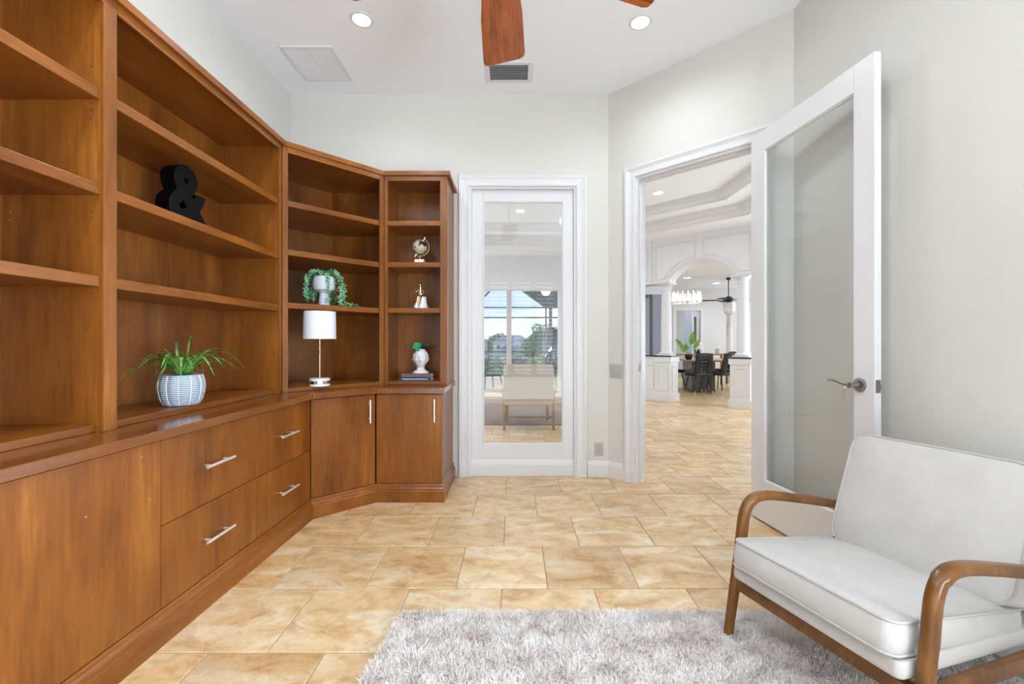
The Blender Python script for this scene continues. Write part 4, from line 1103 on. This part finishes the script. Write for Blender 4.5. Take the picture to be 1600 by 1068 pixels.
def column(xc, label):
    t = col_thing('column', label, xc, 'white round columns under the arch')
    obj('plinth', MB().box(-.135, .135, -.135, .135, .895, .925), M_white, t)
    obj('foot', MB().lathe([(.13, .925), (.135, .94), (.128, .955), (.108, .965), (.104, .985), (.10, 1.0)], 28), M_white, t, smooth=True, ang=30)
    obj('shaft', MB().lathe([(.10, 1.0), (.0995, 1.4), (.090, 2.0), (.083, 2.24)], 28), M_white, t, smooth=True)
    obj('capital', MB().lathe([(.083, 2.19), (.095, 2.20), (.095, 2.215), (.085, 2.22), (.085, 2.25), (.105, 2.27), (.125, 2.29), (.125, 2.30)], 28), M_white, t, smooth=True, ang=30)
    obj('abacus', MB().box(-.15, .15, -.15, .15, 2.30, 2.33), M_white, t)
pedestal(p1, 'white panelled pedestal with black slab left of the dining room arch'); column(p1, 'white round column left of the dining room arch')
pedestal(p2, 'white panelled pedestal with black slab cut by the open door'); column(p2, 'white round column right of the dining room arch')
# half wall left of the first pedestal
hw = st('wall_half', MB().box(-1.6, p1-.19, .06, .26, 0, .872, MA), M_white)
obj('granite_ledge', MB().box(-1.6, p1-.202, .03, .29, .872, .895, MA), M_granite, hw)
obj('baseboard', MB().box(-1.6, p1-.19, .042, .06, 0, .14, MA), M_white, hw)
for x in (-1.50, -.78, -.02):
    x0, x1 = x, x+.60
    if x1 > p1-.21: x1 = p1-.21
    obj('panel_moulding', MB().sweep([(x0, .22), (x0, .70), (x1, .70), (x1, .22)], [(-.018, 0), (-.012, .010), (0, .012), (0, 0)], MA @ Matrix.Translation((0, .06, 0)) @ MV, closed=True), M_white, hw)
# upper wall with the arch
x0a, x1a = p1+.13, p2-.13; xm = (x0a+x1a)/2; hw_ = (x1a-x0a)/2; rise = .285
Rr_ = (hw_**2+rise**2)/(2*rise)
def arc(x0_, x1_, zb_, n=20, off=0):
    out = []
    for i in range(n+1):
        a = -math.asin(hw_/Rr_)+2*math.asin(hw_/Rr_)*i/n
        out.append((xm+(Rr_+off)*sin(a), zb_+rise-Rr_+(Rr_+off)*cos(a)))
    return out
ar = arc(x0a, x1a, zcap+.05)
poly = [(-1.62, zcap), (x0a, zcap), (x0a, zcap+.05)] + ar[1:-1] + [(x1a, zcap+.05), (x1a, zcap), (4.2, zcap), (4.2, ZS), (-1.62, ZS)]
MVa = MA @ MV
tri = tessellate_polygon([[Vector((x, z, 0)) for x, z in poly]])
b = MB(); n_ = len(poly)
b.add([(x, z, -.02) for x, z in poly], [tuple(t_) for t_ in tri], MVa)
b.add([(x, z, -DP+.02) for x, z in poly], [tuple(t_) for t_ in tri], MVa)
b.add([(x, z, -.02) for x, z in poly]+[(x, z, -DP+.02) for x, z in poly], [(i, (i+1) % n_, n_+(i+1) % n_, n_+i) for i in range(n_)], MVa)
aw = st('wall_arch', b, M_white2)
MP = [(0, -.005), (0, .012), (.010, .022), (.030, .022), (.042, .012), (.042, -.005)]
Mface = MA @ Matrix.Translation((0, .02, 0)) @ MV
pth = [(x0a-.012, zcap+.0), (x0a-.012, zcap+.05)]+arc(0, 0, zcap+.05, 20, .012)[1:-1]+[(x1a+.012, zcap+.05), (x1a+.012, zcap)]
obj('arch_moulding', MB().sweep(pth, MP, Mface), M_white, aw)
def mould(path, closed=True): obj('panel_moulding', MB().sweep(path, [(-.026, -.005), (-.020, .012), (-.006, .014), (0, .010), (0, -.005)], Mface, closed=closed), M_white, aw)
zt_ = ZS-.11
arL = arc(0, 0, zcap+.05, 20, .10)
# left and right spandrel panels
L_ = [(x, z) for x, z in arL if x < xm-.05]; R__ = [(x, z) for x, z in arL if x > xm+.05]
mould([(p1-.16, zcap+.06), (p1-.16, zt_), (xm-.05, zt_)]+L_[::-1][:-1]+[(x0a-.10, zcap+.06)])
mould([(xm+.05, zt_), (p2+.16, zt_), (p2+.16, zcap+.06), (x1a+.10, zcap+.06)]+R__[::-1][1:])
mould([(p1-.95, zcap+.06), (p1-.95, zt_), (p1-.32, zt_), (p1-.32, zcap+.06)])
mould([(-1.5, zcap+.06), (-1.5, zt_), (p1-1.08, zt_), (p1-1.08, zcap+.06)])
mould([(p2+.32, zcap+.06), (p2+.32, zt_), (p2+1.2, zt_), (p2+1.2, zcap+.06)])
obj('corner_pilaster', MB().box(p1-.24, p1-.225, .005, .03, zcap, ZS, MA), M_white, aw)
obj('soffit_lip', MB().box(-1.6, x0a, -.012, DP, zcap-.012, zcap+.012, MA).box(x1a, 4.2, -.012, DP, zcap-.012, zcap+.012, MA), M_white, aw)

# ================================================================== DINING ROOM
ZD = 2.92
DC = [(1.42, 10.46), (9.4, 2.49), (9.6, 2.49), (9.6, 14.6), (1.42, 14.6)]
st('ceiling_dining', MB().prism(DC, ZD, ZD+.05), M_ceil)
yw = 14.5
dx0, dx1 = 5.33, 6.13
st('wall_dining_far', MB().box(3.5, dx0, yw, yw+.12, 0, ZD).box(dx1, 9.6, yw, yw+.12, 0, ZD).box(dx0, dx1, yw, yw+.12, 2.2, ZD), M_farwall)
st('wall_hall', MB().box(dx0-.8, dx1+.8, yw+1.0, yw+1.1, 0, ZD), M_white2)
st('wall_dining_right', MB().box(9.5, 9.6, 2.5, yw+.1, 0, ZD), M_farwall)
st('wall_dining_side', MB().box(3.5, 3.62, YL+.17, yw, 0, ZD), M_farwall)
b = MB(); b.sweep([(dx0, 0), (dx0, 2.2), (dx1, 2.2), (dx1, 0)], [(0, 0), (0, .02), (.10, .02), (.10, 0)], Matrix.Translation((0, yw, 0)) @ MV)
st('trim_4', b, M_white)
o = st('door_2', MB().box(dx0+.02, dx0+.30, yw+.06, yw+.10, .01, 2.18), mat('grey_door', (.45,.45,.46), .5))
o = st('door_3', MB().box(dx1-.26, dx1-.02, yw+.06, yw+.10, .01, 2.18), M_farwall)
obj('pane', MB().box(dx1-.19, dx1-.11, yw+.055, yw+.06, .5, 2.0), mat('dark_glass', (.10,.12,.14), .2), o)
for (x, y, lab) in ((6.05, 13.2, 'recessed light in the dining room ceiling under the crown of the arch'), (4.75, 12.1, 'recessed light in the dining room ceiling left of the chandelier rod'), (6.3, 11.6, 'recessed light in the dining room ceiling right of the second column')):
    can_light(x, y, ZD, lab, 42, .09, 'recessed lights of the dining room')
# white column farther back
t = thing('column', 'white column deep in the dining room beside the black ceiling fan', 'column', (6.22, 12.75, 0), AR)
obj('shaft', MB().lathe([(.11, 0), (.11, .1), (.085, .12), (.078, 1.95)], 24), M_white, t, smooth=True, ang=30)
obj('capital', MB().lathe([(.078, 1.95), (.12, 1.99), (.12, 2.04)], 24).box(-.13, .13, -.13, .13, 2.04, 2.30), M_white, t, smooth=True, ang=30)
# dining table
t = thing('dining_table', 'wood-topped dining table on a dark slatted block base', 'table', (4.62, 10.75, 0), radians(-8))
obj('tabletop', MB().prism(rrect(1.05, 1.5, .06, 4, 1), .715, .75), M_tablewood, t, bevel=.004)
obj('base', MB().box(-.42, .10, -.55, .30, .0008, .715), M_darkbase, t)
b = MB()
for i in range(12): b.box(-.42+i*.0445, -.42+i*.0445+.03, -.565, -.55, .02, .70)
obj('slats', b, M_darkbase, t, kind='stuff')
def dchair():
    t = thing('dining_chair', 'c', 'chair', (0, 0, 0), 0, 'black dining chairs with gold-tipped legs')
    # local: back towards -y (towards the viewer when rz=0), seat opens to +y
    obj('seat', cushion(MB(), .46, .44, .06, r=.08, puff=.015, M=Matrix.Translation((0, .02, .455))), M_blackm, t, smooth=True, ang=60)
    rs = []
    for i in range(9):
        f = i/8; z = .44+.46*f; hw0 = .215-.02*f**2; ring = []
        nn = 12
        for j in range(nn+1):
            a = -1.15+2.3*j/nn; cut = .0
            ring.append((hw0*sin(a)/sin(1.15), -.16-.06*cos(a)-.08*f+.03, z-.30*(1-f)*0+.02*cos(a)))
        rs.append(ring)
    vs = []; fs = []
    for r in rs: vs += r
    nn = 13
    hole = lambda i, j: (i < 5 and 4 <= j <= 7)
    for i in range(8):
        for j in range(12):
            if not hole(i, j): fs.append((i*nn+j, i*nn+j+1, (i+1)*nn+j+1, (i+1)*nn+j))
    bo = obj('backrest', MB().add(vs, fs), M_blackm, t, smooth=True, ang=60)
    sm = bo.modifiers.new('solid', 'SOLIDIFY'); sm.thickness = .03
    for sx in (-1, 1):
        for sy in (-1, 1):
            top = Vector((sx*.15, .02+sy*.14, .44)); bot = Vector((sx*.22, .02+sy*.22, .0008)); mid = top.lerp(bot, .78)
            lg = obj('leg', MB().tube([top, mid], [.014, .011], 8), M_blackm, t, smooth=True)
            obj('gold_tip', MB().tube([mid, bot], [.0112, .008], 8), M_gold, lg, smooth=True, label='gold-coloured leg tip')
    return t
dc = dchair()
spots = [(4.10, 9.78, 8, 'black dining chair with its back to us, nearest the arch'), (4.66, 9.95, 30, 'black dining chair turned sideways at the right end of the table'),
         (3.93, 10.95, -85, 'black dining chair half hidden behind the left column'), (5.35, 11.2, 95, 'black dining chair on the far right side of the table')]
for i, (x, y, r_, lab) in enumerate(spots):
    o = dc if i == 0 else copy_tree(dc)
    o.location = (x, y, 0); o.rotation_euler = (0, 0, radians(r_)); o['label'] = lab
# plant on the table
t = thing('potted_plant', 'broad-leaved plant in a dark pot on the dining table', 'plant', (4.12, 10.40, .75))
obj('pot', MB().lathe([(.0, 0), (.055, 0), (.085, .05), (.09, .11), (.08, .12), (.07, .11)], 18), M_blackm, t, smooth=True)
for (dx, dz, w_, dy) in ((.10, .62, .075, 0), (-.30, .42, .05, .05), (-.22, .24, .075, -.05), (.24, .40, .06, .0), (-.05, .30, .05, .1)):
    b_ = Vector((dx*.45, dy*.4, .10+dz*.40)); e_ = Vector((dx, dy, .10+dz*.92))
    obj('leaf', broad_leaf(MB(), b_, e_, w_, up=(0, -1, .2), bend=.08), M_fig, t, smooth=True, ang=80)
    obj('stem', MB().tube([(0, 0, .10), tuple(b_)], .006, 6), M_fig, t)
# chandelier
t = thing('chandelier', 'round crystal chandelier glowing over the dining table', 'chandelier', (4.03, 10.3, 2.07))
obj('rod', MB().lathe([(.008, .02), (.008, ZD-2.07)], 8).lathe([(.06, ZD-2.07-.02), (.06, ZD-2.07)], 16), M_nickel, t)
obj('ring', MB().sweep([(.32*cos(2*pi*j/28), .32*sin(2*pi*j/28)) for j in range(28)], [(-.012, 0), (-.012, .02), (0, .02), (0, 0)], closed=True).box(-.32, .32, -.006, .006, .0, .012).box(-.006, .006, -.32, .32, .0, .012), M_nickel, t)
for j in range(16):
    a = 2*pi*j/16+.13
    cr_ = obj('crystal', MB().lathe([(.006, .01), (.022, .05), (.026, .12), (.014, .20), (.004, .26)], 8, Matrix.Translation((.30*cos(a), .30*sin(a), 0))), M_crystal, t)
# black ceiling fan in the room behind
fan('ceiling_fan', 'black ceiling fan hanging beyond the chandelier', (5.88, 12.1, 2.32), ZD, .66, 5, radians(10), M_blackm, M_blackm, pitch=6)
# console, small lamp and bottle
t = thing('console_table', 'wooden console table behind the dining chairs', 'table', (5.20, 12.4, 0))
obj('top', MB().box(-.75, .75, -.2, .2, .80, .84), M_tablewood, t)
for sx in (-.70, .70):
    for sy in (-.16, .16): obj('leg', MB().box(sx-.025, sx+.025, sy-.025, sy+.025, .0008, .80), M_tablewood, t)
t = thing('table_lamp', 'small white-shaded lamp on the console in the dining room', 'lamp', (5.18, 12.4, .84))
obj('base', MB().lathe([(.0, 0), (.05, 0), (.06, .03), (.02, .10), (.012, .22)], 16), M_blackm, t, smooth=True)
obj('lamp_shade', MB().lathe([(.13, .13), (.10, .33)], 24, cap0=False, cap1=False), M_shade, t, smooth=True)
t = thing('bottle', 'pale bottle on the console right of the small lamp', 'bottle', (5.72, 12.4, .84))
obj('body', MB().lathe([(.0, 0), (.06, 0), (.065, .12), (.05, .16)], 16), M_greyceramic, t, smooth=True)
obj('neck', MB().lathe([(.05, .16), (.02, .20), (.02, .25), (.0, .25)], 16), M_marble, t, smooth=True)

# ================================================================== OUTDOORS
st('ground_patio', MB().box(-6, 12, 14.72, 15.6, -.2, -.02).box(-6, 3.4, 10.46, 14.72, -.2, -.02), M_patio)
st('ground_lawn', MB().box(-60, 60, 15.6, 30, -.6, -.10), M_lawn)
st('ground_lake', MB().box(-300, 300, 30, 160, -3.2, -2.9), M_water)
st('ground_far_bank', MB().box(-300, 300, 158, 320, -3.2, -2.6), M_lawn)
cg = thing('screen_enclosure', 'dark framed pool screen enclosure beyond the sliding door', 'enclosure', (0, 14, -.02))
YC_ = 14.0
b = MB()
obj('post', MB().box(1.01, 1.06, YC_, YC_+.05, -.02, 3.0), M_bronze, cg, world=True)
obj('post', MB().box(-2.0, -1.95, YC_, YC_+.05, -.02, 3.0), M_bronze, cg, world=True)
obj('post', MB().box(3.1, 3.15, YC_, YC_+.05, -.02, 3.0), M_bronze, cg, world=True)
for z in (2.262, 1.940, .868): obj('beam', MB().box(-2.2, 3.2, YC_, YC_+.045, z-.022, z+.022), M_bronze, cg, world=True)
obj('beam', MB().box(-2.2, 3.2, YC_, YC_+.03, .71, .73), M_bronze, cg, world=True)
obj('rafter', MB().loft([(-1.10, YC_-.05, 2.40), (-.40, YC_-.9, 2.98)], (.05, .05), (0, 1, 0), r=.1), M_bronze, cg, world=True)
# pavilion roof: dark underside
pv = thing('pavilion', 'dark pavilion roof over the patio at the right of the view', 'pavilion', (2.6, 15.3, -.02))
b = MB().prism([(1.24, 18.2), (.12, 12.0), (3.2, 12.0), (3.2, 18.2)][::-1], 2.62, 2.74)
obj('roof', b, M_darkroof, pv, world=True)
obj('post', MB().box(3.08, 3.19, 12.05, 12.17, -.02, 2.62), M_darkroof, pv, world=True)
obj('post', MB().box(3.08, 3.19, 17.9, 18.02, -.10, 2.62), M_darkroof, pv, world=True)
obj('post', MB().box(1.45, 1.57, 17.9, 18.02, -.10, 2.62), M_darkroof, pv, world=True)
lp = thing('patio_lamp', 'glowing cream bowl lamp hanging under the dark roof', 'lamp', (.885, 12.05, 2.62))
obj('rod', MB().lathe([(.012, -.05), (.012, 0)], 8), M_bronze, lp)
obj('bowl', MB().lathe([(.0, -.20), (.06, -.185), (.11, -.14), (.13, -.08), (.13, -.05), (.0, -.05)], 20), M_warmlens, lp, smooth=True)
# wicker chair
wc = thing('wicker_chair', 'black wicker armchair on the patio, half hidden by the glazed panel frame', 'chair', (-.60, 10.95, -.02), radians(-62))
obj('seat', cushion(MB(), .5, .5, .06, r=.1, puff=.01, M=Matrix.Translation((0, 0, .38))), M_blackm, wc, smooth=True)
b = MB()
for i in range(13):
    a = pi*i/12
    b.tube([(.24*cos(a), -.20-.04*sin(a), .38), (.27*cos(a), -.26-.05*sin(a), .40+.34*sin(a)**.7 if sin(a) > 0 else .42)], .007, 5)
rim = [(.28*cos(pi*i/16), -.26-.05*sin(pi*i/16), .42+.33*abs(sin(pi*i/16))**.7) for i in range(17)]
b.tube(rim, .02, 8)
for q in (.35, .6, .8): b.tube([(x*q, y, .42+(z-.42)*q) for x, y, z in rim], .009, 6)
obj('backrest', b, M_blackm, wc)
for s in (-1, 1):
    obj('arm', MB().tube(smoothpath([(s*.28, -.26, .42), (s*.31, -.1, .58), (s*.31, .15, .58), (s*.27, .24, .40)], 4), .02, 8), M_blackm, wc, smooth=True)
    for y in (-.2, .2): obj('leg', MB().tube(smoothpath([(s*.22, y, .38), (s*.25, y*1.1, .2), (s*.27, y*1.25, .0008)], 3), .016, 8), M_blackm, wc, smooth=True)
# planting
def leafball(mb, c, r, n, s, rz=None, seed=0):
    rr = random.Random(seed)
    for _ in range(n):
        d = Vector((rr.gauss(0, 1), rr.gauss(0, 1), rr.gauss(0, 1))).normalized()*rr.uniform(.55, 1)**.5
        p_ = Vector(c)+Vector((d.x*r, d.y*r, d.z*(rz or r)))
        u = Vector((rr.gauss(0, 1), rr.gauss(0, 1), rr.gauss(0, 1))).normalized(); v = u.orthogonal().normalized()
        ss = s*rr.uniform(.6, 1.2)
        mb.add([p_-u*ss, p_+v*ss*.45, p_+u*ss, p_-v*ss*.45], [(0, 1, 2, 3)])
def shrub(x, y, w, h, m, label, seed, cnt=900, s=.045):
    t = thing('shrub', label, 'shrub', (x, y, -.10), 0, 'garden shrubs beyond the screen')
    b = MB(); rr = random.Random(seed)
    for i in range(6): leafball(b, (rr.uniform(-w, w)*.5, rr.uniform(-.2, .2), h*(.45+.25*rr.random())), w*.42, cnt//6, s, h*.38, seed*10+i)
    obj('foliage', b, m, t, kind='stuff'); obj('stem', MB().tube([(0, 0, 0), (0, 0, h*.5)], .02, 6), M_bark, t)
shrub(-.72, 16.0, .62, .72, M_bushg, 'rounded grey-green shrub left of the slider mullion', 1)
shrub(-.18, 16.6, .35, .66, M_treeg, 'small green shrub behind the mullion', 2, 500)
shrub(.36, 16.0, .60, .74, M_bushr, 'russet-leaved shrub above the beige armchair', 3)
shrub(.86, 16.1, .50, .80, M_bushy, 'yellow-green shrub at the right above the beige armchair', 4)
shrub(-1.35, 16.2, .6, .6, M_bushg, 'low grey-green shrub at the far left of the garden', 5)
def tree(x, y, zb_, h, cr_, m, label, seed, n=2200, s=.10, zr=None):
    t = thing('tree', label, 'tree', (x, y, zb_), 0, 'garden trees')
    b = MB(); rr = random.Random(seed)
    for i in range(9): leafball(b, (rr.uniform(-1, 1)*cr_*.6, rr.uniform(-1, 1)*cr_*.6, h*.68+rr.uniform(-1, 1)*(zr or cr_)*.55), cr_*.45, n//9, s, None, seed*20+i)
    obj('foliage', b, m, t, kind='stuff')
    tk = MB().tube([(0, 0, 0), (.05, 0, h*.4), (0, 0, h*.75)], [h*.03, h*.022, h*.01], 8)
    for i in range(5):
        a = rr.uniform(0, 6.28); tk.tube([(0.02, 0, h*.4), (cos(a)*cr_*.7, sin(a)*cr_*.7, h*(.6+.3*rr.random()))], [h*.012, h*.004], 6)
    obj('trunk', tk, M_bark, t)
tree(1.80, 24, -.1, 2.3, .80, M_treeg, 'loose green tree beyond the screen enclosure', 11, 1300, .08)
tree(1.15, 26, -.1, 1.55, .75, M_treeg, 'low green tree left of the loose tree', 12, 1800, .09)
tree(1.42, 15.0, -.1, 1.35, .42, M_treed, 'dark dense tree close to the screen at the right', 13, 5200, .08, 1.7)
tree(-25, 150, -2.9, 5, 7, M_treeg, 'distant tree behind the left lakeside house', 14, 1200, .9)
tree(9, 150, -2.9, 5.2, 4.5, M_treeg, 'distant tree right of the grey-roofed house', 15, 1200, .9)
tree(-8.5, 190, -2.9, 5.4, 5, M_treeg, 'distant tree between the lakeside houses', 16, 900, .9)
tree(22, 190, -2.9, 6.6, 8, M_treeg, 'distant tree at the right end of the far bank', 17, 900, .9)
def house(x, w, h, rh, label, y=165):
    t = thing('house', label, 'house', (x, y, -2.7), 0, 'lakeside houses')
    obj('wall', MB().box(-w/2, w/2, 0, 9, 0, h), M_stucco, t)
    e = .8
    obj('roof', MB().add([(-w/2-e, -e, h), (w/2+e, -e, h), (w/2+e, 9+e, h), (-w/2-e, 9+e, h), (-w/2+w*.28, 4.5, h+rh), (w/2-w*.28, 4.5, h+rh)], [(0,1,5,4),(1,2,5),(2,3,4,5),(3,0,4),(0,3,2,1)]), M_roofgrey, t)
    for i, xx in enumerate([-.36, -.12, .14, .36]):
        wd = obj('window', MB().box(xx*w-.75, xx*w+.75, -.12, 0, h*.35, h*.78), M_stucco, t)
        obj('pane', MB().box(xx*w-.62, xx*w+.62, -.16, -.12, h*.39, h*.74), M_roofgrey, wd)
    obj('porch_roof', MB().add([(-w*.3, -3, h*.42), (w*.35, -3, h*.42), (w*.35, 0, h*.42), (-w*.3, 0, h*.42), (-w*.2, 0, h*.42+1), (w*.25, 0, h*.42+1)], [(0,1,5,4),(1,2,5),(0,3,2,1),(3,0,4),(2,3,4,5)]), M_roofgrey, t)
house(-16.5, 13, 4.4, 2.0, 'white house with grey roof across the lake, left of the mullion')
house(-.5, 14, 4.0, 2.7, 'white house with tall grey hip roof across the lake behind the mullion')
house(17, 13, 3.6, 1.9, 'white house partly behind the green trees across the lake')
